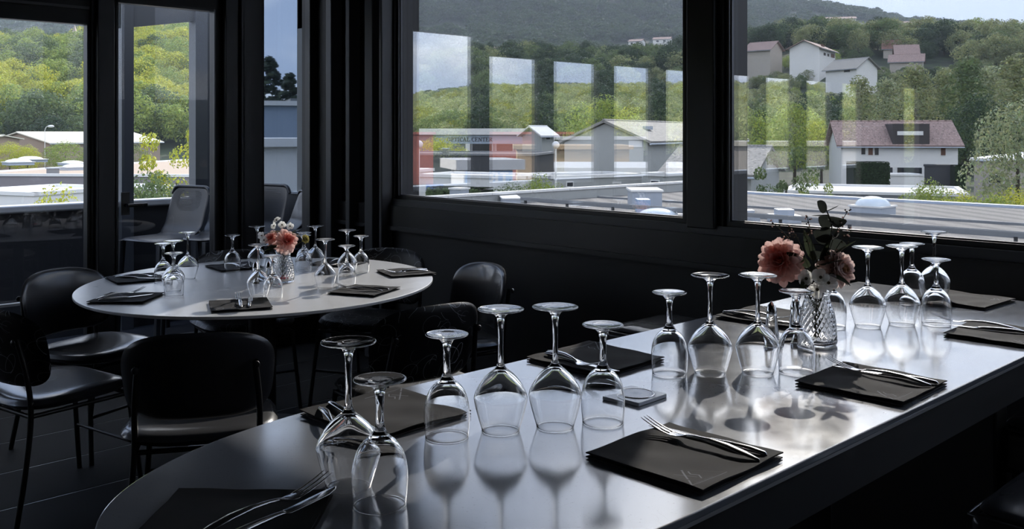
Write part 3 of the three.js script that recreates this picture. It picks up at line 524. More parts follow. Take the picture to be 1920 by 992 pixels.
sideBlock('pink_flat_building', 'long pinkish flat building mirrored over the low house', WIN, 1500, 64, 9, 10, 274, G, C.beige, C.cream);
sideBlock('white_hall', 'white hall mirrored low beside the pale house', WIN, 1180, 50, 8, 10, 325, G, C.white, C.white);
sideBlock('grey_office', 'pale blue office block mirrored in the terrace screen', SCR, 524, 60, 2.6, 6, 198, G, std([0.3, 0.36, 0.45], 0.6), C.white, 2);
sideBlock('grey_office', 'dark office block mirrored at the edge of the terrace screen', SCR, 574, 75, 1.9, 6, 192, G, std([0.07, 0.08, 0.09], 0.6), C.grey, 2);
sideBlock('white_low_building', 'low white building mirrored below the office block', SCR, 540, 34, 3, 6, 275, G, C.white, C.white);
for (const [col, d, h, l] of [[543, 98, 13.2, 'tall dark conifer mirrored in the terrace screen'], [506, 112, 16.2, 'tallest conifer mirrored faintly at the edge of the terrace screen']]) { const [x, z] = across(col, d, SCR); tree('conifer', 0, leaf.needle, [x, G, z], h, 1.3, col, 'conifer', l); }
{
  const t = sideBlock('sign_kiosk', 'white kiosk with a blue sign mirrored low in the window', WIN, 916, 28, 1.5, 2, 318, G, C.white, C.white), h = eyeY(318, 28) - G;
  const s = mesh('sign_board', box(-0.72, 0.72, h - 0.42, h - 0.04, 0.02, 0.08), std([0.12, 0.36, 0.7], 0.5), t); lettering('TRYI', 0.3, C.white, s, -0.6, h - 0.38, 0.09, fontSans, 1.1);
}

// ---------------------------------------------------------------- the flat roof beside the room
{
  const RY = EYE - 2.5;
  const rt = canvasTex(1024, 1024, (g, w, h) => { g.fillStyle = '#827e78'; g.fillRect(0, 0, w, h); for (let i = 0; i < 10; i++) { const x = (i + 0.5) * w / 10; const gr = g.createLinearGradient(x - 36, 0, x + 36, 0); gr.addColorStop(0, 'rgba(92,90,88,0)'); gr.addColorStop(0.5, 'rgba(90,88,86,0.75)'); gr.addColorStop(1, 'rgba(92,90,88,0)'); g.fillStyle = gr; g.fillRect(x - 36, 0, 72, h); } for (let i = 0; i < 5000; i++) { g.fillStyle = `rgba(${rnd() < 0.5 ? '70,70,75' : '210,210,210'},0.12)`; g.fillRect(rnd() * w, rnd() * h, rr(1, 7), rr(1, 7)); } });
  const slab = box(4.1, 34, RY - 0.5, RY, -24.25, 26); const uv = slab.attributes.uv, p = slab.attributes.position; for (let i = 0; i < uv.count; i++) uv.setXY(i, (0.81 * p.getX(i) + 0.6 * p.getZ(i)) / 8.5, (0.6 * p.getX(i) - 0.81 * p.getZ(i)) / 12);
  const t = thing('annex_roof', 'wide grey flat roof outside the big windows', 'roof', [0, 0, 0]);
  mesh('roof_sheet', slab, std(0xffffff, 0.95, { map: rt }), t);
  mesh('annex_wall', box(4.2, 33.9, G, RY - 0.5, -24.15, 25.9), C.pale, t);
  mesh('roof_edge', box(33.7, 34.1, RY, RY + 0.09, -24.25, 26), std([0.42, 0.48, 0.58], 0.6), t);
  const cop = mesh('coping', box(4.1, 34, RY, RY + 0.34, -24.5, -24.25), C.pale, t);
  for (let k = 0; k < 15; k++) mesh('coping_stone', box(4.2 + k * 2, 6.15 + k * 2, RY + 0.34, RY + 0.42, -24.55, -24.2), C.white, cop);
  for (const x of [24.2, 27.5]) mesh('roof_seam', box(x, x + 0.14, RY, RY + 0.07, -24, -3), C.grey, t);
  const rail = thing('cable_rail', 'low dark cable rail on short posts across the flat roof', 'rail', [22, RY, 0]);
  mesh('tray', merge([box(-0.12, 0.12, 0.26, 0.31, -22.5, 9), box(-0.12, -0.09, 0.31, 0.36, -22.5, 9), box(0.09, 0.12, 0.31, 0.36, -22.5, 9)]), C.grey, rail);
  for (let k = 0; k < 17; k++) mesh('post', box(-0.04, 0.04, 0, 0.26, -22.4 + k * 1.9, -22.34 + k * 1.9), C.dark, rail);
  // machines and domes
  const place = (col, row) => { const d = F * 2.5 / (row - 250), s = sight(col, d); return [s[0], RY, s[1]]; };
  const ac = thing('rooftop_unit', 'large blue grey rooftop unit with a white lid', 'air conditioner', place(1208, 385), 0.78);
  mesh('cabinet', box(-0.85, 0.85, 0, 0.52, -0.5, 0.5), C.metal, ac); mesh('lid', box(-0.9, 0.9, 0.52, 0.58, -0.55, 0.55), C.white, ac);
  const ac2 = thing('rooftop_unit', 'small blue fan unit in front of the large rooftop unit', 'air conditioner', place(1205, 398), 0.78);
  mesh('cabinet', box(-0.38, 0.38, 0, 0.42, -0.2, 0.2), std([0.32, 0.42, 0.58], 0.5), ac2); mesh('fan_grille', new THREE.CylinderGeometry(0.15, 0.15, 0.03, 24).rotateX(Math.PI / 2).translate(0, 0.22, 0.21), C.dark, ac2);
  const vb = thing('roof_vent', 'square grey vent at the parapet of the flat roof', 'vent', place(861, 376), 0.3); mesh('vent_box', box(-0.26, 0.26, 0, 0.42, -0.26, 0.26), C.metal, vb); mesh('vent_cap', box(-0.3, 0.3, 0.42, 0.48, -0.3, 0.3), C.white, vb);
  const wb = thing('roof_box', 'long white box lying along the flat roof parapet', 'box', place(955, 384), 0.9); mesh('box_body', box(-0.95, 0.95, 0, 0.26, -0.3, 0.3), C.metal, wb); mesh('box_lid', box(-0.98, 0.98, 0.26, 0.3, -0.33, 0.33), C.white, wb);
  for (const [c, r, w, l] of [[1400, 418, 0.3, 'low blue grey box on the flat roof next to the window post'], [1470, 416, 0.38, 'stepped blue grey box on the flat roof behind the pink flower']]) { const q = thing('roof_box', l, 'box', place(c, r), 0.78); mesh('box_body', box(-w, w, 0, 0.2, -w, w), C.metal, q); mesh('box_lid', box(-w * 0.6, w * 0.6, 0.2, 0.36, -w * 0.6, w * 0.6), C.metal, q); }
  roofDome('clear skylight dome on a metal curb on the flat roof', 1636, 402, 2.5, 0.5, 0.5, 0.5, std([0.62, 0.68, 0.72], 0.2), 'skylight_dome');
  roofDome('second skylight dome low at the window sill beside the post', 1235, 412, 2.5, 0.55, 0.5, 0.3, std([0.62, 0.68, 0.72], 0.2), 'skylight_dome');
}
// hedges
{
  seed = 501;
  const hedgeMat = leafMat(0.035, 0.06, 0.025);
  const hedge = (label, L, R, topY, th, mat = hedgeMat) => {
    const f = facade(L, R), h = topY - G, t = thing('hedge', label, 'hedge', [f.pos[0], G, f.pos[1]], f.turn), pos = [], nor = [], col = [];
    for (let i = 0; i < 3200; i++) { const face = rnd() < 0.65; const x = rr(0, f.len), y = face ? rr(h - 2.6, h) : h, z = face ? 0 : rr(-th, 0), s = rr(0.05, 0.11), a = rr(0, 6.28), n = face ? [rr(-0.5, 0.5), rr(-0.2, 0.6), 1] : [rr(-0.5, 0.5), 1, rr(-0.5, 0.5)], k = rr(0.6, 1.3); for (const [p, q] of [[0, 1], [-0.87, -0.5], [0.87, -0.5]]) { const u = (p * Math.cos(a) - q * Math.sin(a)) * s, w = (p * Math.sin(a) + q * Math.cos(a)) * s; pos.push(x + u, y + (face ? w : rr(0, 0.08)), z + (face ? rr(0, 0.1) : w)); const L2 = Math.hypot(...n); nor.push(n[0] / L2, n[1] / L2, n[2] / L2); col.push(k, k, k); } }
    const g = new THREE.BufferGeometry(); g.setAttribute('position', new THREE.Float32BufferAttribute(pos, 3)); g.setAttribute('normal', new THREE.Float32BufferAttribute(nor, 3)); g.setAttribute('color', new THREE.Float32BufferAttribute(col, 3));
    mesh('foliage', g, mat, t); mesh('hedge_core', box(0.03, f.len - 0.03, 0, h - 0.05, -th, -0.03), std([0.012, 0.02, 0.01], 0.95), t);
  };
  hedge('dark square hedge in front of the tiled house', [1601, 84], [1668, 84], eyeY(305, 84), 2);
  hedge('dark hedge strip beside the dark garage gate', [1791, 88], [1809, 88], eyeY(311, 88), 1.2);
  hedge('clipped hedge in front of the white wall with the blue sign', [800, 50], [902, 48.5], eyeY(355, 49), 1.4, leaf.mid);
}
// lamps and poles
function lampPost(label, col, d, topRow, arm, globe) {
  const [x, z] = sight(col, d), h = eyeY(topRow, d) - G, t = thing('street_lamp', label, 'street lamp', [x, G, z], YAW);
  mesh('pole', rod([0, 0, 0], [0, h, 0], 0.06, 8, 0.045), C.white, t);
  if (globe) mesh('globe', new THREE.SphereGeometry(0.2, 20, 12).translate(0, h + 0.15, 0), C.white, t);
  else { mesh('arm', tube([[0, h, 0], [arm * 0.5, h + 0.5, 0], [arm, h + 0.55, 0]], 0.05, 10, 6), C.white, t); mesh('lamp_head', new THREE.SphereGeometry(0.5, 14, 8).scale(1, 0.45, 0.6).translate(arm + 0.4, h + 0.55, 0), C.white, t); }
}
lampPost('white street lamp with a curved head before the left woods', 84, 140, 244, 0.5, false);
lampPost('pale lamp post with a globe before the dark flat building', 785, 44, 277, 0, true);
lampPost('thin pale lamp post before the gabled hall', 1042, 50, 277, 0, true);
{ const [x, z] = sight(160, 44), t = thing('light_pole', 'plain pale pole in front of the sandy flat roof', 'pole', [x, G, z]); mesh('shaft', rod([0, 0, 0], [0, eyeY(262, 44) - G, 0], 0.09, 8, 0.07), C.white, t); mesh('pole_cap', new THREE.SphereGeometry(0.09, 10, 6).translate(0, eyeY(262, 44) - G, 0), C.grey, t); }

// ---------------------------------------------------------------- the terrace
{
  struct('terrace_floor', box(XB, 5.2, -0.25, -0.02, -7.3, ZL - 0.07), std([0.05, 0.05, 0.055], 0.7));
  const r = thing('terrace_rail', 'dark terrace parapet with a white cap rail', 'railing', [0, 0, -7.2]);
  mesh('parapet', box(XB, 3.8, -0.02, 0.9, -0.05, 0.03), C.dark, r); mesh('cap_rail', new RoundedBoxGeometry(11.8, 0.055, 0.12, 2, 0.015).translate(-2.1, 0.925, -0.01), std([0.78, 0.79, 0.8], 0.4), r);
  const s = thing('terrace_pergola', 'open grey metal pergola standing across the terrace', 'pergola', [2.85, 0, 0]);
  const gm = std([0.11, 0.12, 0.135], 0.5);
  mesh('far_post', box(-0.11, -0.02, -0.02, 2.75, -7.2, -7.1), gm, s); mesh('near_post', box(0.46, 0.58, -0.02, 2.75, -7.2, -7.08), gm, s);
  const beam = new THREE.Shape([[-0.11, 2.25], [0.58, 2.37], [0.58, 2.75], [-0.11, 2.75]].map(([x, y]) => new THREE.Vector2(x, y)));
  mesh('top_beam', new THREE.ExtrudeGeometry(beam, { depth: 0.08, bevelEnabled: false }).translate(0, 0, -7.19), gm, s);
  const m = thing('mirror_screen', 'bluish mirror glass screen at the terrace end reflecting the sky', 'screen', [3.86, 0, 0]);
  mesh('mirror_glass', box(0, 0.02, 1.0, 2.75, -7.3, -5.95), phys([0.26, 0.3, 0.35], 0.015, { metalness: 1 }), m); mesh('lower_panel', box(0, 0.03, -0.02, 0.985, -7.3, -5.95), std([0.03, 0.035, 0.045], 0.5), m); mesh('screen_rail', box(-0.015, 0.03, 0.985, 1.0, -7.3, -5.95), C.metal, m);
  const a = thing('ashtray_stand', 'white round cup on a thin dark pole outside the terrace door', 'ashtray', [1.62, -0.02, -6.45]);
  mesh('cup', lathe([[0, 0.62], [0.02, 0.625], [0.035, 0.66], [0.07, 0.72], [0.1, 0.735], [0.1, 0.745], [0.03, 0.74], [0, 0.7]], 32), C.white, a); mesh('pole', rod([0, 0, 0], [0, 0.63, 0], 0.02), M.blackMetal, a); mesh('foot', new THREE.CylinderGeometry(0.14, 0.15, 0.02, 32).translate(0, 0.01, 0), M.blackMetal, a);
}
// grey plastic bar stools of the terrace
{
  const holes = canvasTex(512, 512, (g, w, h) => { g.fillStyle = '#fff'; g.fillRect(0, 0, w, h); g.fillStyle = '#000'; for (let j = 0; j < 15; j++) for (let i = 0; i < 20; i++) { const x = 95 + (i + (j % 2) * 0.5) * 16, y = 40 + j * 15; if (Math.hypot((x - 256) / 185, (y - 130) / 120) < 1) g.fillRect(x, y, 9, 7); } }, false);
  const gp = std([0.026, 0.029, 0.035], 0.36), back = std([0.026, 0.029, 0.035], 0.36, { alphaMap: holes, alphaTest: 0.5 });
  holes.repeat.set(2.5, 2.5); holes.offset.set(0.5, 0.5);
  const t = thing('terrace_stool', 'grey plastic bar stool with perforated back behind the door glass', 'bar stool', [0, 0, 0], 0, 'grey plastic terrace stools');
  // seat: faces -x, back at +x
  mesh('seat', pad(0.225, 0.215, 5, 0.016, ([x, y, z]) => [x, 0.76 + z + 0.05 * smooth(x, 0.12, 0.225), y], 8, 48), gp, t);
  const bp = pad(0.2, 0.2, 4.5, 0.012, ([x, y, z]) => [0.2 + z + 0.09 * smooth(y, -0.2, 0.22) - 0.06 * smooth(-y, 0.08, 0.2) - 0.35 * x * x * 0.8, 0.945 + y, x], 14, 56);
  mesh('backrest', bp, back, t);
  mesh('back_rim', new THREE.TubeGeometry(new THREE.CatmullRomCurve3(Array.from({ length: 15 }, (_, i) => { const x = -0.2 + 0.4 * i / 14; return new THREE.Vector3(0.29 - 0.28 * x * x, 1.145 - 6 * Math.max(0, Math.abs(x) - 0.15) ** 2 * 4, x); })), 30, 0.014, 8), gp, t);
  for (const [x, z] of [[-0.18, -0.17], [-0.18, 0.17], [0.19, -0.17], [0.19, 0.17]]) mesh('leg', loft([[0, 0, 0, 0.017, 0.02], [0.4, 0, 0, 0.02, 0.022], [0.75, 0, 0, 0.028, 0.03]], 10, 0.6).rotateZ(Math.PI / 2).translate(x * 1.22, 0, z * 1.22).applyMatrix4(new THREE.Matrix4().makeShear(0, 0, -x * 0.22 / 0.75, -z * 0.22 / 0.75 * 0, 0, 0)), gp, t);
  mesh('foot_ring', merge([rod([-0.2, 0.3, -0.19], [-0.2, 0.3, 0.19], 0.013), rod([0.2, 0.3, -0.19], [0.2, 0.3, 0.19], 0.013), rod([-0.2, 0.3, -0.19], [0.2, 0.3, -0.19], 0.013), rod([-0.2, 0.3, 0.19], [0.2, 0.3, 0.19], 0.013)]), gp, t);
  t.position.set(2.88, -0.02, -6.72); t.rotation.y = 0.3; t.scale.set(1, 0.94, 1);
  copy(t, 'second grey bar stool tucked close behind the perforated one', [3.16, -0.02, -6.6], 0.3);
  copy(t, 'third grey bar stool at the edge of the door frame', [3.42, -0.02, -6.5], 0.3);
  const st = [['grey stool lowest of the stack before the mirror screen', 0], ['grey stool second from below in the stack before the mirror screen', 1], ['grey stool third from below in the stack before the mirror screen', 2], ['grey stool topmost of the stack before the mirror screen', 3]];
  for (const [l, k] of st) { const [x, zz] = sight(550 - 12 * k, 7.05), q = copy(t, l, [x, -0.02 + 0.062 * k, zz], -0.25); q.scale.set(0.85, 0.74, 0.85); q.userData.group = 'stacked terrace stools'; }
}

// ---------------------------------------------------------------- tables
const TOP = 0.91, OTOP = 0.75;
{
  const t = thing('bar_table', 'long grey bar-height table with a rounded end and dark apron', 'table', [0, 0, 0]);
  const outline = (inset) => {
    const s = new THREE.Shape(), u0 = 1.115, a = 0.66 - inset, b = 0.415 - inset, vc = 1.215;
    s.moveTo(u0, vc - b); s.lineTo(3.335 - inset, vc - b); s.lineTo(3.335 - inset, vc + b); s.lineTo(u0, vc + b);
    for (let k = 1; k < 64; k++) { const th = Math.PI / 2 + k / 64 * Math.PI, e = 2 / 2.15, c = Math.cos(th), q = Math.sin(th); s.lineTo(u0 + a * Math.sign(c) * Math.abs(c) ** e, vc + b * Math.sign(q) * Math.abs(q) ** e); }
    s.closePath(); return s;
  };
  const top = new THREE.ExtrudeGeometry(outline(0.003), { depth: 0.007, bevelEnabled: true, bevelThickness: 0.003, bevelSize: 0.003, bevelSegments: 3, curveSegments: 8 });
  top.rotateX(-Math.PI / 2).translate(0, TOP - 0.01, 0);
  mesh('tabletop', top, M.table, t);
  mesh('edge_band', new THREE.ExtrudeGeometry(outline(0.0005), { depth: 0.006, bevelEnabled: false }).rotateX(-Math.PI / 2).translate(0, TOP - 0.0185, 0), std([0.55, 0.56, 0.58], 0.35, { metalness: 0.4 }), t);
  mesh('apron', new THREE.ExtrudeGeometry(outline(0.006), { depth: 0.085, bevelEnabled: false }).rotateX(-Math.PI / 2).translate(0, TOP - 0.1045, 0), std([0.006, 0.007, 0.01], 0.65), t);
  for (const u of [1.25, 2.85]) mesh('leg', new RoundedBoxGeometry(0.09, TOP - 0.13, 0.5, 2, 0.01).translate(u, (TOP - 0.1) / 2 + 0.012, -1.215), M.blackMetal, t);
  for (const u of [1.25, 2.85]) mesh('foot', new RoundedBoxGeometry(0.5, 0.025, 0.6, 2, 0.008).translate(u, 0.0125, -1.215), M.blackMetal, t);
}
{
  const t = thing('oval_table', 'low oval grey dining table set near the terrace doors', 'table', [2.2454, 0, -4.084], 0.738);
  const ell = (a, b) => { const s = new THREE.Shape(); s.absellipse(0, 0, a, b, 0, Math.PI * 2); return s; };
  mesh('tabletop', new THREE.ExtrudeGeometry(ell(0.874, 0.81), { depth: 0.007, bevelEnabled: true, bevelThickness: 0.003, bevelSize: 0.003, bevelSegments: 3, curveSegments: 96 }).rotateX(-Math.PI / 2).translate(0, OTOP - 0.01, 0), M.tableOval, t);
  mesh('underside', lathe([[0, OTOP - 0.05], [0.7, OTOP - 0.05], [0.86, OTOP - 0.014], [0, OTOP - 0.0135]], 96).scale(1, 1, 0.926), M.under, t);
  for (const x of [-0.09, 0.09]) mesh('column', rod([x, 0.02, 0], [x, OTOP - 0.05, 0], 0.035, 16), M.blackMetal, t);
  mesh('foot', lathe([[0, 0.03], [0.28, 0.025], [0.34, 0.012], [0.34, 0], [0, 0]], 48), M.blackMetal, t);
}
// ---------------------------------------------------------------- chairs
function makeChair(name, label, mat, group) {
  const t = thing(name, label, 'chair', [0, 0, 0], 0, group);   // faces -z, seat centre over the origin
  mesh('seat', pad(0.24, 0.235, 3.6, 0.03, ([x, y, z]) => [x * (1 - 0.12 * (y + 0.235) / 0.47 * -1) , 0.44 + z + 0.012 * (x / 0.24) ** 2, y], 12, 64), mat, t);
  mesh('backrest', pad(0.245, 0.15, 3.7, 0.021, ([x, y, z]) => [x * (1 + 0.06 * y / 0.165), 0.655 + y + 0.02 * (x / 0.245) ** 2 * -1, 0.235 + z + 0.16 * (y / 0.33) * 0.4 - 1.35 * x * x], 14, 72), mat, t);
  mesh('seat_frame', merge([rod([-0.2, 0.405, -0.2], [0.2, 0.405, -0.2], 0.009), rod([-0.2, 0.405, 0.2], [0.2, 0.405, 0.2], 0.009), rod([-0.2, 0.405, -0.2], [-0.2, 0.405, 0.2], 0.009), rod([0.2, 0.405, -0.2], [0.2, 0.405, 0.2], 0.009)]), M.blackMetal, t);
  for (const s of [-1, 1]) {
    mesh('leg', tube([[s * 0.2, 0.41, -0.2], [s * 0.215, 0.2, -0.222], [s * 0.23, 0.0, -0.245]], 0.0105, 10), M.blackMetal, t);
    mesh('leg', tube([[s * 0.225, 0, 0.27], [s * 0.212, 0.22, 0.225], [s * 0.2, 0.42, 0.2], [s * 0.198, 0.56, 0.215], [s * 0.185, 0.7, 0.245]], 0.0105, 24), M.blackMetal, t);
    mesh('screw_cap', new THREE.SphereGeometry(0.012, 14, 10).scale(1, 1, 0.6).translate(s * 0.19, 0.69, 0.262), M.blackMetal, t);
  }
  mesh('stretcher', rod([-0.215, 0.2, -0.223], [0.215, 0.2, -0.223], 0.007), M.blackMetal, t);
  return t;
}
const chairTurn = (du, dv) => Math.atan2(-du, dv);
const chairP = makeChair('plain_chair', 'plain black leather chair seen from behind at the near edge of the oval table', M.leather);
const chairS = makeChair('patterned_chair', 'black chair with line pattern at the picture edge, its leg crossing a grey seat', M.scribble);
const putChair = (c, u, v, d) => { c.position.set(u, 0, -v); c.rotation.y = chairTurn(...d); };
putChair(chairP, 1.51, 3.17, [0.5, 0.866]);
copy(chairP, 'plain black leather chair facing the eye at the terrace end of the oval table', [1.63, 0, -4.57], chairTurn(0.38, -0.92));
for (const k of copy(chairP, 'plain black leather chair with a bright screw cap at the window side', [2.95, 0, -3.55], chairTurn(-0.98, 0.2)).children) if (k.name === 'screw_cap') k.material = M.chrome;
putChair(chairS, 1.27, 3.99, [0.97, 0.2]);
copy(chairS, 'large black line-patterned chair right behind the bar table, its back to the bar', [2.305, 0, -3.05], chairTurn(0.1, 1));
copy(chairS, 'black line-patterned chair behind the lone small glass at the far side of the table', [2.45, 0, -4.66], chairTurn(-0.2, -1));
copy(chairS, 'black line-patterned chair whose round back shows above the far table rim', [2.98, 0, -4.24], chairTurn(-0.9, -0.43));
chairS.children.find((k) => k.name === 'seat').material = M.leather;   // this one has a plain seat
// leather bar stools at the near side of the bar table, and one behind it
function makeStool(label, u0, u1, v0, v1, h) {
  const t = thing('bar_stool', label, 'bar stool', [(u0 + u1) / 2, 0, -(v0 + v1) / 2]), w = u1 - u0, d = v1 - v0;
  const g = new RoundedBoxGeometry(w, 0.13, d, 5, 0.022, 1), seatTop = pad(w / 2 - 0.004, d / 2 - 0.004, 9, 0.026, ([x, y, z]) => [x, h - 0.026 + z + 0.003 * noise.noise(x * 22, y * 22, u0), y], 16, 72, 3);
  mesh('seat', g.translate(0, h - 0.1, 0), M.leather, t); mesh('cushion', seatTop, M.leather, t);
  mesh('piping', new THREE.TubeGeometry(new THREE.CatmullRomCurve3([[-1, -1], [0, -1], [1, -1], [1, 0], [1, 1], [0, 1], [-1, 1], [-1, 0]].map(([a, b]) => new THREE.Vector3(a * w / 2, h - 0.036, b * d / 2)), true, 'catmullrom', 0.08), 80, 0.004, 6, true), M.leather, t);
  for (const a of [-1, 1]) for (const b of [-1, 1]) mesh('leg', rod([a * (w / 2 - 0.04), h - 0.16, b * (d / 2 - 0.04)], [a * (w / 2 - 0.02), 0, b * (d / 2 - 0.02)], 0.014), M.blackMetal, t);
  const y = 0.25, A = w / 2 - 0.03, B = d / 2 - 0.03; mesh('footrest', merge([rod([-A, y, -B], [A, y, -B], 0.009), rod([-A, y, B], [A, y, B], 0.009), rod([-A, y, -B], [-A, y, B], 0.009), rod([A, y, -B], [A, y, B], 0.009)]), M.blackMetal, t);
  return t;
}
makeStool('black leather bar stool nearest the picture corner under the bar table', 2.16, 2.6, 0.38, 0.8, 0.655);
makeStool('black leather bar stool catching light under the far part of the bar table', 2.86, 3.28, 0.56, 0.98, 0.655);
makeStool('black leather bar stool behind the bar table, its seat beside the tall glasses', 3.03, 3.45, 2.2, 2.6, 0.66);
{
  const b = thing('wall_bench', 'long low black leather bench back below the big windows', 'bench', [XW - 0.1, 0, 0]);
  mesh('bench_back', new RoundedBoxGeometry(0.06, 0.42, 2.4, 3, 0.02).translate(0.03, 0.63, -0.75), M.leather, b); mesh('bench_foot', box(0.01, 0.05, 0, 0.43, -1.9, 0.4), M.blackMetal, b);
}

// ---------------------------------------------------------------- stem glasses, upside down on the tables
const arc = (list, n = 40) => curvePts(list, n);
const stemGlass = {
  tall: {
    bowl: [...arc([[0.0, 0.109], [0.0075, 0.1075], [0.0158, 0.1025], [0.025, 0.0955], [0.034, 0.0868], [0.0408, 0.0782], [0.046, 0.0696], [0.0485, 0.0632], [0.0489, 0.0595], [0.048, 0.054], [0.0415, 0.028], [0.0341, 0.0025]], 36), [0.0333, 0.0012], [0.0334, 0.0004], [0.0342, 0], [0.035, 0.0004], [0.0352, 0.0012], ...arc([[0.035, 0.0025], [0.0425, 0.028], [0.049, 0.054], [0.0499, 0.0595], [0.0496, 0.0632], [0.0476, 0.0702], [0.0432, 0.0798], [0.0372, 0.0895], [0.0298, 0.0988], [0.0214, 0.1068], [0.0138, 0.1128], [0.0098, 0.1164], [0.0082, 0.12]], 36)],
    stem: arc([[0.0082, 0.12], [0.0063, 0.125], [0.0052, 0.134], [0.0048, 0.155], [0.0051, 0.18], [0.0058, 0.197], [0.0078, 0.2085], [0.0112, 0.2145]], 22),
    foot: arc([[0.0112, 0.2145], [0.018, 0.2182], [0.03, 0.2212], [0.0415, 0.2232], [0.0432, 0.2242], [0.0432, 0.2252], [0.042, 0.226], [0.03, 0.2256], [0.015, 0.2243], [0.0, 0.2238]], 28),
  },
  small: {
    bowl: [...arc([[0.0, 0.0985], [0.009, 0.0978], [0.0185, 0.0935], [0.028, 0.0845], [0.0352, 0.0715], [0.0394, 0.055], [0.0405, 0.042], [0.0399, 0.022], [0.0381, 0.0025]], 36), [0.0374, 0.0012], [0.0375, 0.0004], [0.0383, 0], [0.0391, 0.0004], [0.0393, 0.0012], ...arc([[0.039, 0.0025], [0.0409, 0.022], [0.0416, 0.042], [0.0406, 0.0565], [0.0368, 0.0735], [0.03, 0.0875], [0.0215, 0.097], [0.0155, 0.1015], [0.0125, 0.1055], [0.0096, 0.1105]], 36)],
    stem: arc([[0.0096, 0.1105], [0.0072, 0.1165], [0.0062, 0.126], [0.006, 0.142], [0.0066, 0.157], [0.0082, 0.1682], [0.012, 0.1755]], 20),
    foot: arc([[0.012, 0.1755], [0.018, 0.1792], [0.028, 0.1822], [0.0378, 0.1845], [0.0393, 0.1856], [0.0393, 0.1866], [0.038, 0.1874], [0.027, 0.187], [0.014, 0.1856], [0.0, 0.185]], 28),
  },
};
const glassGeo = {};
for (const k of Object.keys(stemGlass)) { const s = stemGlass[k]; glassGeo[k] = { bowl: lathe(s.bowl, 72), stem: lathe(s.stem, 32), foot: lathe(s.foot, 72) }; }
const glassSrc = {};
function stem(kind, u, v, y, label) {
  const name = kind === 'tall' ? 'wine_glass' : 'small_glass';
  if (glassSrc[kind]) return copy(glassSrc[kind], label, [u, y, -v], u * 7);
  const t = glassSrc[kind] = thing(name, label, 'glass', [u, y, -v], u * 7);
  for (const p of ['bowl', 'stem', 'foot']) mesh(p, glassGeo[kind][p], M.glass, t);
  return t;
}
const onBar = [
  ['tall', 0.825, 1.232, 'tall upside-down wine glass at the rounded end of the bar table'], ['small', 0.817, 1.138, 'small upside-down glass nearest the eye at the rounded end of the bar table'],
  ['small', 1.087, 1.308, 'small upside-down glass overlapping the far napkin, first of the row of four'], ['tall', 1.182, 1.267, 'tall upside-down glass second in the row of four on the bar table'], ['tall', 1.271, 1.213, 'tall upside-down glass third in the row of four on the bar table'], ['small', 1.355, 1.168, 'small upside-down glass before the square glass coaster, last in its row'],
  ['small', 1.741, 1.301, 'small upside-down glass first in the row that leads to the salt shaker'], ['tall', 1.81, 1.238, 'tall upside-down glass second in the row before the salt shaker'], ['tall', 1.891, 1.164, 'tall upside-down glass directly in front of the salt shaker'], ['small', 1.964, 1.108, 'small upside-down glass in front of the cut glass vase on the bar'],
  ['small', 2.496, 1.299, 'small upside-down glass half hidden behind the cut glass vase on the bar'], ['tall', 2.578, 1.231, 'tall upside-down glass right beside the pale flower on the bar'], ['tall', 2.678, 1.177, 'tall upside-down glass in the middle of the group beyond the bar vase'], ['small', 3.087, 1.323, 'small upside-down glass behind the middle tall one at the bar end'], ['tall', 3.14, 1.272, 'tall upside-down glass standing farthest at the window end of the bar'], ['small', 2.753, 1.11, 'small upside-down glass in front of the farthest tall one at the bar end'],
];
const onOval = [
  ['small', 1.876, 4.358, 'small upside-down glass at the back of the cluster by the oval table end'], ['tall', 1.812, 4.101, 'tall upside-down glass behind the small front one in the oval table end cluster'], ['tall', 2.017, 4.401, 'tall upside-down glass standing apart before the terrace stool'], ['small', 1.762, 3.982, 'small upside-down glass in front of the cluster by the oval table end'],
  ['small', 2.291, 4.477, 'small upside-down glass alone over the far napkin of the oval table'], ['tall', 2.42, 4.458, 'tall upside-down glass behind the pepper shaker of the oval table'], ['tall', 2.021, 3.71, 'tall upside-down glass in front of the shakers of the oval table'], ['small', 2.033, 3.608, 'small upside-down glass in front of the oval table vase'],
  ['small', 2.628, 4.34, 'small upside-down glass behind the pink flower of the oval table'], ['tall', 2.648, 4.262, 'tall upside-down glass touching the small ones behind the oval table vase'], ['small', 2.555, 4.225, 'small upside-down glass foremost of the three behind the oval table vase'], ['tall', 2.346, 3.691, 'tall upside-down glass standing alone beside the oval table vase'], ['tall', 2.65, 3.968, 'tall upside-down glass behind the small one near the window end of the oval table'], ['small', 2.459, 3.687, 'small upside-down glass foremost near the window end of the oval table'], ['small', 2.747, 3.989, 'small upside-down glass farthest at the window end of the oval table'],
];
for (const [k, u, v, l] of onBar) stem(k, u, v, TOP + 0.0004, l);
for (const [k, u, v, l] of onOval) stem(k, u, v, OTOP + 0.0004, l);

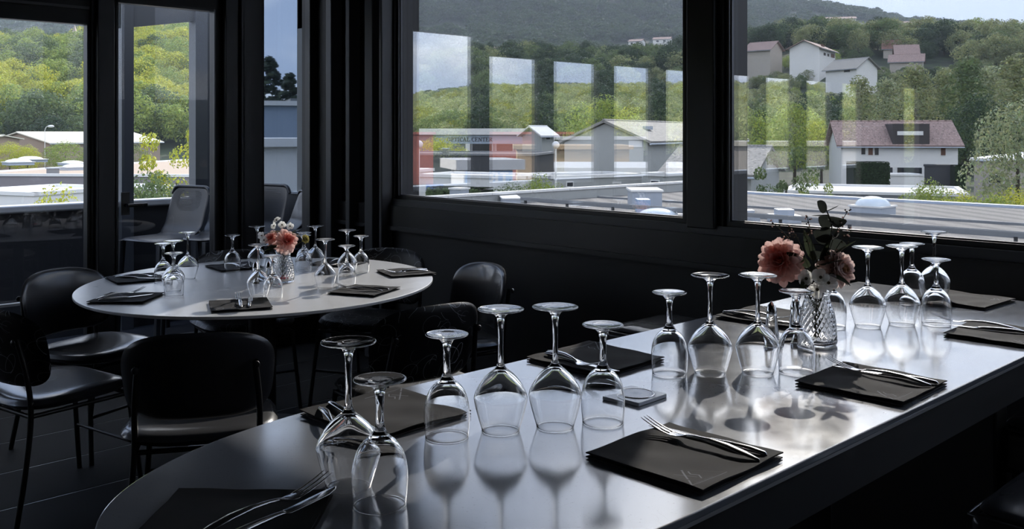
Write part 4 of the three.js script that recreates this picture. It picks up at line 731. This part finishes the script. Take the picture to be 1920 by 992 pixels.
// ---------------------------------------------------------------- place settings
const logoTex = canvasTex(1024, 1024, (g, w) => {
  g.fillStyle = '#46464b'; g.fillRect(0, 0, w, w);
  for (let y = 0; y < w; y += 4) { g.fillStyle = 'rgba(20,20,24,0.28)'; g.fillRect(0, y, w, 2); }
  for (let i = 0; i < 9000; i++) { g.fillStyle = `rgba(${rnd() < 0.5 ? '0,0,0' : '150,150,160'},0.1)`; g.fillRect(rnd() * w, rnd() * w, 2, 5); }
  const P = ([x, y]) => [(x + 0.12) / 0.24 * w, (0.12 - y) / 0.24 * w];
  const line = (pts, lw, a) => { g.strokeStyle = `rgba(250,250,255,${a})`; g.lineWidth = lw; g.lineCap = 'butt'; g.beginPath(); pts.forEach((p, i) => g[i ? 'lineTo' : 'moveTo'](...P(p))); g.stroke(); };
  line([[-0.068, -0.043], [-0.0705, -0.0458]], 15, 0.85); line([[-0.0715, -0.047], [-0.1, -0.0775]], 13, 0.85); line([[-0.1025, -0.0805], [-0.117, -0.0965]], 13, 0.85);
  line([[-0.118, -0.0975], [-0.023, -0.0985]], 5, 0.9); line([[-0.0625, -0.0475], [-0.0255, -0.094]], 2.5, 0.5);
  line([[-0.095, -0.0475], [-0.077, -0.079]], 6, 0.85); line([[-0.065, -0.0535], [-0.0735, -0.064], [-0.067, -0.075], [-0.0765, -0.087]], 10, 0.85);
  g.save(); g.translate(...P([-0.101, -0.0945])); g.font = '21px sans-serif'; g.fillStyle = 'rgba(240,240,245,0.6)'; g.fillText('l·t·u·r·e··· ·M··l·t·u·r·e', 0, 4, 290); g.restore();
});
M.napkin = phys([0.21, 0.22, 0.25], 0.85, { map: logoTex, specularIntensity: 0.5 });
M.napkinPlain = std([0.028, 0.028, 0.031], 0.85);
function slabGeo(y0, th, amp, sd, grow = 1) {
  const g = new THREE.BoxGeometry(0.236 * grow, th, 0.236 * grow, 28, 1, 28), p = g.attributes.position, uv = g.attributes.uv;
  for (let i = 0; i < p.count; i++) { const x = p.getX(i), z = p.getZ(i), e = Math.max(Math.abs(x), Math.abs(z)) / 0.118; const up = amp * (0.55 + 0.9 * noise.noise(x * 13 + sd, 2.2, z * 13 - sd) + 0.5 * smooth(e, 0.75, 1)); p.setY(i, p.getY(i) + y0 + th / 2 + Math.max(0, up)); p.setX(i, x + 0.0012 * noise.noise(z * 30, sd, 1)); uv.setXY(i, clamp(x / 0.24 + 0.5, 0, 1), clamp(-z / 0.24 + 0.5, 0, 1)); }
  g.computeVertexNormals(); return g;
}
const napGeo = [0, 1, 2].map((k) => [slabGeo(0.0003, 0.0022, 0.0012, k * 3.1 + 1, 0.995), slabGeo(0.0042, 0.0022, 0.0042, k * 5.7 + 2)]);
const SA = 0.0105;
const forkGeo = {
  handle: loft([[0, 0.0025, 0, 0.0016, 0.0014], [0.006, 0.0032, 0, 0.0042, 0.0024], [0.03, 0.0075, 0, 0.0078, 0.0032], [0.06, 0.012, 0, 0.0082, 0.0034], [0.095, 0.0138, 0, 0.0056, 0.003], [0.125, 0.0122, 0, 0.0032, 0.0026], [0.142, 0.0102, 0, 0.0032, 0.0023]], 16),
  head: loft([[0.141, 0.0103, 0, 0.0033, 0.0022], [0.15, 0.0085, 0, 0.0062, 0.0016], [0.158, 0.0072, 0, 0.0102, 0.0012], [0.168, 0.0068, 0, 0.0114, 0.0011], [0.1755, 0.0075, 0, 0.0114, 0.001]], 20),
  tine: loft([[0.174, 0.0074, 0, 0.0024, 0.0011], [0.19, 0.0103, 0, 0.0021, 0.0011], [0.21, 0.0158, 0, 0.0018, 0.0011], [0.228, 0.0222, 0, 0.0013, 0.001], [0.2345, 0.025, 0, 0.0004, 0.0004]], 10),
};
const knifeGeo = {
  handle: loft([[0, 0.003, 0, 0.0015, 0.0015], [0.004, 0.0045, 0, 0.0052, 0.0036], [0.03, 0.006, 0, 0.007, 0.0045], [0.07, 0.0055, 0, 0.0066, 0.0042], [0.105, 0.004, 0, 0.0048, 0.0034], [0.116, 0.003, 0, 0.0045, 0.0028], [0.12, 0.0028, 0, 0.0062, 0.0026]], 16),
  blade: loft([[0.1195, 0.0026, 0.001, 0.0064, 0.0018], [0.128, 0.0022, 0.001, 0.009, 0.0013], [0.17, 0.0022, 0.001, 0.0096, 0.001], [0.205, 0.0022, 0.0005, 0.0088, 0.0009], [0.226, 0.0022, -0.002, 0.005, 0.0008], [0.235, 0.0022, -0.0045, 0.0006, 0.0006]], 16),
};
const forkS = thing('fork', '', 'fork'), knifeS = thing('knife', '', 'knife');
mesh('handle', forkGeo.handle, M.steel, forkS); mesh('head', forkGeo.head, M.steel, forkS);
for (const z of [-0.0088, 0, 0.0088]) mesh('tine', forkGeo.tine.clone().translate(0, 0, z), M.steel, forkS);
mesh('handle', knifeGeo.handle, M.steel, knifeS); mesh('blade', knifeGeo.blade, M.steel, knifeS);
let settingN = 0, forkUsed = false, knifeUsed = false;
// u, v: napkin centre; dir: where the tines point (du, dv); fork and knife: offsets across and along that direction of the handle end, and a slight turn
function setting(y, u, v, napDir, where, forkAt, knifeAt, cutDir = napDir) {
  const a = Math.atan2(-napDir[0], napDir[1]), k = settingN++ % 3;
  const n = thing('napkin', 'black paper napkin with grey emblem ' + where, 'napkin', [u, y, -v], a);
  mesh('lower_fold', napGeo[k][0], M.napkinPlain, n); mesh('upper_fold', napGeo[k][1], M.napkin, n);
  const L = Math.hypot(...cutDir), d = [cutDir[0] / L, cutDir[1] / L], q = [d[1], -d[0]];   // q: to the right of the tines' direction
  for (const [kind, at] of [['fork', forkAt], ['knife', knifeAt]]) {
    if (!at) continue;
    const [ac, al, tw = 0, lift = 0] = at, px = u + q[0] * ac + d[0] * al, pv = v + q[1] * ac + d[1] * al, turn = Math.atan2(d[1], d[0]) + tw;
    const label = (kind === 'fork' ? 'steel fork on the napkin ' : 'steel table knife on the napkin ') + where;
    const src = kind === 'fork' ? forkS : knifeS, first = kind === 'fork' ? !forkUsed : !knifeUsed, pos = [px, y + SA + lift, -pv];
    if (first) { src.userData.label = label; src.position.set(...pos); src.rotation.y = turn; if (kind === 'fork') forkUsed = true; else knifeUsed = true; } else copy(src, label, pos, turn);
  }
}
const near = [0.0, 1], farS = [0.03, -1];
setting(TOP, 1.306, 0.945, [-0.01, 1], 'nearest the edge strip of the bar', [0.052, -0.112, 0.02], [0.082, -0.108, 0.04]);
setting(TOP, 1.981, 0.938, [-0.03, 1], 'in front of the bar vase', [0.042, -0.112, 0.0], [0.066, -0.118, 0.03]);
setting(TOP, 2.72, 0.915, [-0.04, 1], 'at the near corner of the bar end', [0.05, -0.03, 0.1], [0.02, -0.05, 0.14]);
setting(TOP, 1.085, 1.492, farS, 'behind the glasses at the rounded bar end', [0.085, -0.1, -0.42], [0.055, -0.11, -0.2]);
setting(TOP, 1.712, 1.5, farS, 'behind the square glass coaster', [0.045, -0.115, -0.35], [0.07, -0.1, -0.05]);
setting(TOP, 2.483, 1.482, farS, 'behind the salt shaker of the bar', [0.05, -0.12, -0.05], [0.075, -0.12, 0.02]);
setting(TOP, 3.19, 1.2, [-1, 0.05], 'at the window end of the bar', null, null);
setting(TOP, 0.618, 1.212, [0.71, 0.71], 'cut off by the bottom picture edge', [0.018, -0.075, -0.02, 0.004], [0.052, -0.06, 0.1], [0.985, 0.17]);
setting(OTOP, 1.851, 3.552, [0.4, 0.92], 'at the near edge of the oval table', [0.0, -0.085, 0], [0.03, -0.09, -0.1]);
setting(OTOP, 2.424, 3.493, [-0.42, 0.9], 'at the near right of the oval table', [-0.015, -0.1, 0.02], [0.025, -0.11, 0.02]);
setting(OTOP, 2.89, 3.8, [-0.95, 0.3], 'at the window end of the oval table', [-0.035, -0.105, 0.0], [0.0, -0.115, 0.02]);
setting(OTOP, 1.578, 4.037, [0.72, -0.7], 'at the terrace end of the oval table', [-0.02, -0.12, 0.22], [0.02, -0.125, 0], [1, 0.0]);
setting(OTOP, 1.825, 4.545, [0.99, -0.12], 'before the terrace door on the oval table', [-0.02, -0.1, 0], [0.02, -0.1, 0], [0.62, -0.78]);
setting(OTOP, 2.361, 4.589, [-0.1, -1], 'under the lone small glass of the oval table', [0.02, -0.1, 0.1], [-0.02, -0.1, 0]);
setting(OTOP, 2.84, 4.337, [-0.86, -0.5], 'behind the tall glasses of the oval table', [0.02, -0.1, 0], [-0.02, -0.1, 0]);

// ---------------------------------------------------------------- coaster, shakers, vases
{
  const t = thing('coaster', 'square clear glass coaster with a round blue emblem on the bar table', 'coaster', [1.532, TOP, -1.234], 0.03);
  mesh('glass_plate', new RoundedBoxGeometry(0.096, 0.0075, 0.094, 3, 0.0012).translate(0, 0.0042, 0), std([0.78, 0.8, 0.84], 0.08), t);
  mesh('round_inlay', new THREE.CylinderGeometry(0.036, 0.036, 0.0012, 64).translate(0.004, 0.0085, 0.002), std(0xffffff, 0.15, { map: canvasTex(512, 512, (g, w) => { g.fillStyle = '#8c97b4'; g.fillRect(0, 0, w, w); g.strokeStyle = '#5d6a90'; g.lineWidth = 10; g.beginPath(); g.arc(256, 256, 225, 0, 7); g.stroke(); g.lineWidth = 5; g.beginPath(); g.arc(256, 256, 196, 0, 7); g.stroke(); for (let i = 0; i < 90; i++) { g.strokeStyle = `rgba(70,84,130,${rr(0.2, 0.6)})`; g.lineWidth = rr(2, 6); g.beginPath(); g.arc(256 + rr(-60, 60), 256 + rr(-50, 50), rr(8, 46), rr(0, 6), rr(6, 9)); g.stroke(); } }) }), t);
  mesh('inlay_ring', new THREE.TorusGeometry(0.036, 0.0014, 8, 64).rotateX(Math.PI / 2).translate(0.004, 0.0085, 0.002), M.chrome, t);
}
function shaker(u, v, y, fill, label) {
  const t = thing('shaker', label, 'shaker', [u, y, -v], 0.4);
  const pr = [[0, 0.004], [0.0165, 0.004], [0.013, 0.045], [0.0105, 0.068], [0.0105, 0.07], [0.0135, 0.07], [0.0152, 0.052], [0.0205, 0.004], [0.0205, 0.001], [0.019, 0], [0, 0]];
  mesh('glass_body', new THREE.LatheGeometry(pr.map((p) => new THREE.Vector2(...p)), 10), M.glass, t);
  mesh('contents', lathe([[0, 0.005], [0.016, 0.005], [0.0145, 0.022], [0.0134, 0.033], [0, 0.034]], 24), fill, t);
  mesh('cap', lathe([[0.0142, 0.066], [0.0145, 0.074], [0.0128, 0.0755], [0.0135, 0.078], [0.0115, 0.081], [0.0118, 0.0835], [0.009, 0.09], [0.0045, 0.0955], [0.0022, 0.0985], [0, 0.0995]], 28), M.chrome, t);
}
const saltM = std([0.7, 0.69, 0.66], 0.9), pepperM = std([0.16, 0.12, 0.07], 0.9);
shaker(2.244, 1.339, TOP, saltM, 'glass salt shaker with a pointed chrome cap behind the bar glasses');
shaker(2.345, 1.325, TOP, pepperM, 'glass pepper shaker with a chrome cap beside the bar vase');
shaker(2.206, 4.08, OTOP, pepperM, 'glass pepper shaker with brown contents on the oval table');
shaker(2.259, 4.05, OTOP, saltM, 'glass salt shaker between pepper and vase on the oval table');
function vase(u, v, y, label, k = 1) {
  const t = thing('vase', label, 'vase', [u, y, -v]);
  const prof = [[0.044, 0], [0.0478, 0.004], [0.0492, 0.012], [0.0492, 0.03], [0.048, 0.05], [0.0455, 0.072], [0.041, 0.092], [0.0355, 0.108], [0.032, 0.119], [0.0322, 0.127], [0.0352, 0.136], [0.0372, 0.141]];
  const pts = curvePts(prof, 84), N = 144, pos = [], idx = [], R = (i) => pts[i][0];
  const inner = curvePts([[0.0345, 0.1405], [0.0312, 0.132], [0.0293, 0.12], [0.032, 0.109], [0.037, 0.094], [0.0415, 0.072], [0.0438, 0.05], [0.0448, 0.03], [0.0435, 0.014], [0.038, 0.009], [0, 0.008]], 40);
  const cells = 22;
  pts.forEach(([r, h]) => { for (let j = 0; j < N; j++) { const a = j / N, p = h * cells / (2 * Math.PI * 0.047) * 0.62, s = (x) => Math.abs(((x % 1) + 1) % 1 - 0.5) * 2; const q = Math.min(s(a * cells + p), s(a * cells - p)), w = smooth(h, 0.014, 0.022) * (1 - smooth(h, 0.112, 0.122)), flute = h < 0.014 ? 0.0012 * Math.abs(Math.sin(a * Math.PI * 44)) : 0; const rr2 = r + w * 0.0022 * (Math.min(q, 0.6) / 0.6 - 1) + flute * (h > 0.002 ? 1 : 0); pos.push(Math.cos(a * 6.283185) * rr2, h, Math.sin(a * 6.283185) * rr2); } });
  inner.forEach(([r, h]) => { for (let j = 0; j < N; j++) { const a = j / N * 2 * Math.PI; pos.push(Math.cos(a) * r, h, Math.sin(a) * r); } });
  const rows = pts.length + inner.length; for (let i = 0; i + 1 < rows; i++) for (let j = 0; j < N; j++) { const a = i * N + j, b = i * N + (j + 1) % N; idx.push(a, a + N, b, b, a + N, b + N); }
  const c = pos.length / 3; pos.push(0, 0.0008, 0); for (let j = 0; j < N; j++) idx.push(c, j, (j + 1) % N);
  const g = new THREE.BufferGeometry(); g.setAttribute('position', new THREE.Float32BufferAttribute(pos, 3)); g.setIndex(idx); g.computeVertexNormals(); g.scale(k, k, k);
  mesh('cut_glass_body', g, M.glass, t);
  return t;
}
const vase1 = vase(2.267, 1.219, TOP + 0.0004, 'cut glass vase with a diamond pattern holding flowers on the bar table');
const vase2 = vase(2.302, 3.989, OTOP + 0.0004, 'cut glass vase with a diamond pattern holding flowers on the oval table', 1.06);
mesh('pink_mark', new THREE.SphereGeometry(0.022, 24, 12).scale(1, 0.35, 1).translate(0, 0.018, 0), std([0.55, 0.06, 0.1], 0.6), vase2);

// ---------------------------------------------------------------- flowers
function petalGeo(L, W, curl, cup, notch = 0, blunt = false) {
  const nu = 8, nv = 6, pos = [], idx = [];
  for (let i = 0; i <= nu; i++) for (let j = 0; j <= nv; j++) {
    const t = i / nu, s = j / nv * 2 - 1, w = W * Math.pow(Math.sin(Math.PI * (blunt ? 0.1 + 0.74 * t : Math.pow(0.05 + 0.93 * t, 0.75))), 0.7) * (t > 0.999 ? 0.4 : 1);
    pos.push(s * w, L * curl * t * t + cup * w * s * s - cup * w * 0.5, L * t - notch * L * (t > 0.9 ? (1 - Math.abs(s)) : 0));
  }
  for (let i = 0; i < nu; i++) for (let j = 0; j < nv; j++) { const a = i * (nv + 1) + j; idx.push(a, a + nv + 1, a + 1, a + 1, a + nv + 1, a + nv + 2); }
  const g = new THREE.BufferGeometry(); g.setAttribute('position', new THREE.Float32BufferAttribute(pos, 3)); g.setIndex(idx); g.computeVertexNormals(); return g;
}
const petalMat = (r, g, b) => phys([r, g, b], 1, { transmission: 0.5, thickness: 0, side: THREE.DoubleSide, specularIntensity: 0.4 });
const PM = { blush: petalMat(0.93, 0.66, 0.6), pink: petalMat(0.93, 0.5, 0.43), coral: petalMat(0.92, 0.36, 0.28), pale: petalMat(0.85, 0.68, 0.63), white: phys([0.97, 0.97, 0.94], 1, { side: THREE.DoubleSide, transmission: 0.6, thickness: 0 }), peach: petalMat(0.55, 0.33, 0.2), yellow: petalMat(0.42, 0.36, 0.12), eucalyptus: petalMat(0.035, 0.04, 0.034), leaf: petalMat(0.04, 0.05, 0.03), brown: petalMat(0.14, 0.11, 0.07), stem: std([0.05, 0.06, 0.03], 0.7) };
const Y = new THREE.Vector3(0, 1, 0);
function aim(o, dir) { o.quaternion.setFromUnitVectors(Y, new THREE.Vector3(...dir).normalize()); return o; }
// rings: [number, tilt from the flower's axis in degrees, length, width, curl, material]
function bloom(t, pos, dir, rings, k = 1) {
  const base = new THREE.Matrix4().compose(new THREE.Vector3(...pos), new THREE.Quaternion().setFromUnitVectors(Y, new THREE.Vector3(...dir).normalize()), new THREE.Vector3(k, k, k));
  for (const [n, tilt, L, W, curl, mat, cup = 0.5] of rings) {
    const g = petalGeo(L, W, curl, cup, 0, true);
    for (let i = 0; i < n; i++) {
      const m = mesh('petal', g, mat, t), e = new THREE.Matrix4().makeRotationY((i + rr(-0.25, 0.25)) / n * 6.283 + tilt).multiply(new THREE.Matrix4().makeRotationX(-THREE.MathUtils.degToRad(90 - tilt + rr(-7, 7))));
      const s = rr(0.88, 1.08); e.multiply(new THREE.Matrix4().makeScale(s, s, s));
      base.clone().multiply(e).decompose(m.position, m.quaternion, m.scale);
    }
  }
}
const dahliaRings = (a, b, c) => [[14, 125, 0.06, 0.0135, -0.2, a], [16, 106, 0.06, 0.0125, 0.0, a], [16, 90, 0.056, 0.0115, 0.06, a], [15, 74, 0.051, 0.0105, 0.1, a], [14, 58, 0.045, 0.0092, 0.14, b], [13, 43, 0.038, 0.008, 0.18, b], [11, 28, 0.032, 0.0066, 0.2, c], [8, 12, 0.027, 0.0055, 0.2, c]];
const stalk = (t, pts, r = 0.0018, mat = PM.stem) => mesh('stem', tube(pts, r, 20, 7), mat, t);
function whiteSprig(t, at, k) { for (const [x, y, z, d] of at) { bloom(t, [x, y, z], d, [[5, 76, 0.0165, 0.0078, 0.1, PM.white, 0.35]], k); mesh('flower_eye', new THREE.SphereGeometry(0.0028 * k, 10, 8).translate(x + d[0] * 0.003, y + d[1] * 0.003, z + d[2] * 0.003), PM.brown, t); } }
const toEye = (u, v, up) => { const L = Math.hypot(u, v); return [-u / L, up, v / L]; };
// across: to the right as seen from the eye, deep: away from it
const offs = (u, v) => { const L = Math.hypot(u, v), f = [u / L, -v / L], r = [v / L, u / L]; return (across, y, deep) => [r[0] * across + f[0] * deep, y, r[1] * across + f[1] * deep]; };
{
  seed = 900;
  const base = [2.267, TOP, -1.219], at = offs(2.267, 1.219), E = toEye(2.267, 1.219, 0.25), deg = (x) => x;
  // pink dahlia
  const d = thing('dahlia', 'large pink dahlia with a coral heart leaning out of the bar vase', 'flower', base);
  const c = at(-0.092, 0.215, -0.02); bloom(d, c, at(-0.25, 0.28, -0.95), dahliaRings(PM.blush, PM.pink, PM.coral), 1.08);
  stalk(d, [at(0.006, 0.012, 0), at(-0.01, 0.1, 0), at(-0.045, 0.17, 0), at(-0.088, 0.21, -0.012)], 0.0026);
  for (const s of [-1, 1]) { const m = mesh('sepal', petalGeo(0.03, 0.006, 0.1, 0.3), PM.leaf, d); m.position.set(...c); aim(m, at(0.3 * s, -0.4, 0.8)); }
  // pale flower turned away
  const p = thing('dahlia', 'pale faded pink flower drooping at the glass side of the bar vase', 'flower', base);
  bloom(p, at(0.052, 0.2, 0.0), at(0.75, 0.15, -0.6), dahliaRings(PM.pale, PM.pale, PM.peach), 0.92);
  stalk(p, [at(-0.005, 0.012, 0.005), at(0.005, 0.1, 0.01), at(0.03, 0.165, 0.008), at(0.05, 0.197, 0.003)], 0.0024);
  // white blossoms
  const w = thing('blossom_sprig', 'sprig of small white blossoms at the rim of the bar vase', 'flower', base);
  whiteSprig(w, [[...at(-0.026, 0.176, -0.05), at(-0.3, 0.4, -0.85)], [...at(0.008, 0.182, -0.058), at(0.1, 0.5, -0.85)], [...at(0.0, 0.152, -0.058), at(0.0, -0.1, -1)], [...at(0.026, 0.168, -0.05), at(0.5, 0.3, -0.8)]].map((q) => [q[0], q[1], q[2], [q[3][0], q[3][1], q[3][2]]]), 1.5);
  stalk(w, [at(0.0, 0.012, -0.004), at(0.004, 0.1, -0.012), at(0.0, 0.15, -0.035), at(0.0, 0.172, -0.05)], 0.0016);
  // eucalyptus
  const e = thing('eucalyptus_branch', 'dark eucalyptus branch with round leaves rising highest from the bar vase', 'branch', base);
  const path = [at(0.003, 0.012, 0.006), at(0.002, 0.12, 0.012), at(0.008, 0.19, 0.01), at(0.028, 0.255, 0.005), at(0.036, 0.31, 0.0), at(0.022, 0.352, -0.004)];
  stalk(e, path, 0.0018);
  const round = petalGeo(0.044, 0.02, 0.08, 0.15), cv = new THREE.CatmullRomCurve3(path.map((q) => new THREE.Vector3(...q)));
  const lv = [[0.99, -0.5, 0.6, -0.5], [0.98, 0.75, 0.35, -0.5], [0.93, -0.9, -0.1, -0.3], [0.9, 0.9, -0.15, -0.3], [0.86, 0.2, -0.3, -0.9], [0.82, 0.95, 0.15, 0.2], [0.8, -0.75, 0.5, 0.3], [0.75, 0.9, -0.5, -0.2], [0.73, -0.9, -0.3, -0.4], [0.68, 0.4, 0.1, -0.9], [0.66, -0.9, 0.5, 0.1], [0.62, 0.95, -0.1, 0.1], [0.58, -0.5, -0.6, -0.6], [0.54, 0.9, -0.35, -0.3], [0.5, -0.8, 0.35, -0.4], [0.46, 0.5, -0.5, -0.6]];
  lv.forEach(([tt, x, y, z], i) => { const m = mesh('leaf', round, PM.eucalyptus, e), q = cv.getPoint(tt), dir = new THREE.Vector3(...at(x, y, z)).normalize(); m.position.copy(q); m.quaternion.setFromUnitVectors(new THREE.Vector3(0, 0, 1), dir); m.rotateZ(rr(-1.2, 1.2)); const s = rr(0.85, 1.15); m.scale.set(s, s, s); });
  // dark leaves behind the flowers
  const f = thing('leaf_spray', 'spray of long dark leaves between the flowers of the bar vase', 'leaves', base);
  const long = petalGeo(0.085, 0.014, -0.15, 0.3);
  for (const [x, y, z, a, b, g2] of [[-0.02, 0.2, 0.0, -0.6, 0.5, -0.4], [0.0, 0.2, 0, 0.6, 0.4, -0.5], [-0.01, 0.19, -0.01, -0.3, -0.3, -0.8], [0.01, 0.21, 0.01, 0.2, 0.9, -0.2], [-0.03, 0.2, 0.02, -0.7, 0.7, 0.2], [0.02, 0.19, -0.02, 0.7, -0.1, -0.7], [-0.005, 0.22, 0.0, -0.4, 0.9, -0.2], [0.03, 0.22, 0.01, 0.6, 0.65, -0.1]]) { const m = mesh('leaf', long, PM.leaf, f); m.position.set(...at(x, y, z)); m.quaternion.setFromUnitVectors(new THREE.Vector3(0, 0, 1), new THREE.Vector3(...at(a, b, g2)).normalize()); }
  stalk(f, [at(-0.004, 0.012, 0.003), at(-0.004, 0.12, 0.008), at(0.0, 0.22, 0.004)], 0.0024);
  // seed sprigs
  const s = thing('seed_sprig', 'thin sprigs with tiny pale buds beside the pink dahlia', 'sprig', base);
  for (const [x, y, z] of [[-0.115, 0.315, 0.01], [-0.075, 0.31, 0.0], [-0.025, 0.335, -0.01], [0.085, 0.3, 0.0], [0.075, 0.35, -0.01], [-0.035, 0.3, -0.02]]) {
    stalk(s, [at(0, 0.012, 0), at(x * 0.15, 0.16, z), at(x * 0.6, 0.16 + (y - 0.16) * 0.7, z), at(x, y, z)], 0.0009);
    for (let i = 0; i < 12; i++) { const k = rr(0.72, 1.02), b = at(x * k + rr(-0.009, 0.009), 0.16 + (y - 0.16) * k + rr(-0.008, 0.008), z + rr(-0.006, 0.006)); mesh('bud', new THREE.SphereGeometry(0.0022, 8, 6).translate(...b), i % 2 ? PM.brown : PM.pale, s); }
  }
}
{
  seed = 950;
  const base = [2.302, OTOP, -3.989], at = offs(2.302, 3.989);
  const d = thing('dahlia', 'pink dahlia hanging over the rim of the oval table vase', 'flower', base);
  bloom(d, at(0.016, 0.2, -0.03), at(0.25, 0.35, -0.9), [[14, 112, 0.075, 0.018, -0.2, PM.blush], [13, 85, 0.06, 0.015, 0.05, PM.blush], [12, 62, 0.045, 0.012, 0.2, PM.pink], [10, 40, 0.034, 0.009, 0.3, PM.coral], [7, 16, 0.022, 0.006, 0.2, PM.coral]], 0.95);
  stalk(d, [at(0, 0.012, 0), at(0.004, 0.11, 0), at(0.014, 0.195, -0.022)], 0.0026);
  const p = thing('dahlia', 'smaller pink flower head beside the white buds of the oval table vase', 'flower', base);
  bloom(p, at(-0.055, 0.21, -0.01), at(-0.5, 0.5, -0.7), [[11, 85, 0.045, 0.013, 0.1, PM.blush], [9, 55, 0.034, 0.01, 0.2, PM.pink], [6, 25, 0.022, 0.007, 0.2, PM.coral]], 0.9);
  stalk(p, [at(-0.005, 0.012, 0), at(-0.012, 0.12, 0), at(-0.052, 0.205, -0.006)], 0.0022);
  const w = thing('blossom_sprig', 'white blossoms standing highest in the oval table vase', 'flower', base);
  whiteSprig(w, [[...at(-0.005, 0.275, -0.02), at(-0.2, 0.3, -0.9)], [...at(0.03, 0.268, -0.02), at(0.5, 0.2, -0.85)], [...at(-0.042, 0.27, -0.01), at(-0.7, 0.3, -0.6)], [...at(-0.03, 0.295, -0.005), at(-0.4, 0.8, -0.5)], [...at(-0.098, 0.225, -0.01), at(-0.5, 0.3, -0.8)], [...at(-0.088, 0.205, -0.02), at(-0.3, 0.0, -0.9)]].map((q) => [q[0], q[1], q[2], [q[3][0], q[3][1], q[3][2]]]), 1.25);
  stalk(w, [at(0, 0.012, 0), at(0, 0.13, 0.005), at(-0.01, 0.22, 0), at(-0.004, 0.268, -0.014)], 0.0018);
  const f = thing('leaf_spray', 'dark green and brown leaves among the flowers of the oval table vase', 'leaves', base), long = petalGeo(0.08, 0.014, -0.2, 0.3);
  for (const [x, y, z, a, b, g2, m2] of [[-0.02, 0.17, -0.02, -0.9, 0.0, -0.3, PM.leaf], [0.0, 0.24, 0, -0.8, 0.15, -0.3, PM.brown], [0.01, 0.24, 0, 0.85, -0.1, -0.3, PM.brown], [-0.03, 0.18, -0.02, -0.7, -0.3, -0.5, PM.leaf], [0, 0.2, 0.01, 0.6, 0.6, 0.2, PM.leaf]]) { const m = mesh('leaf', long, m2, f); m.position.set(...at(x, y, z)); m.quaternion.setFromUnitVectors(new THREE.Vector3(0, 0, 1), new THREE.Vector3(...at(a, b, g2)).normalize()); }
  stalk(f, [at(0.003, 0.012, 0.003), at(0.002, 0.13, 0.004), at(0, 0.24, 0)], 0.002);
  const y = thing('yellow_flower', 'small yellowish flower at the glass side of the oval table vase', 'flower', base);
  bloom(y, at(0.1, 0.2, 0.01), at(0.5, 0.3, -0.8), [[9, 75, 0.024, 0.008, 0.15, PM.yellow], [7, 40, 0.018, 0.006, 0.2, PM.yellow]], 1);
  stalk(y, [at(0.003, 0.012, -0.002), at(0.012, 0.12, 0), at(0.055, 0.17, 0.005), at(0.098, 0.198, 0.01)], 0.0016);
}

// summer haze over the valley
scene.fog = new THREE.FogExp2(0xc8d2de, 0.00017);

renderer.render(scene, camera);
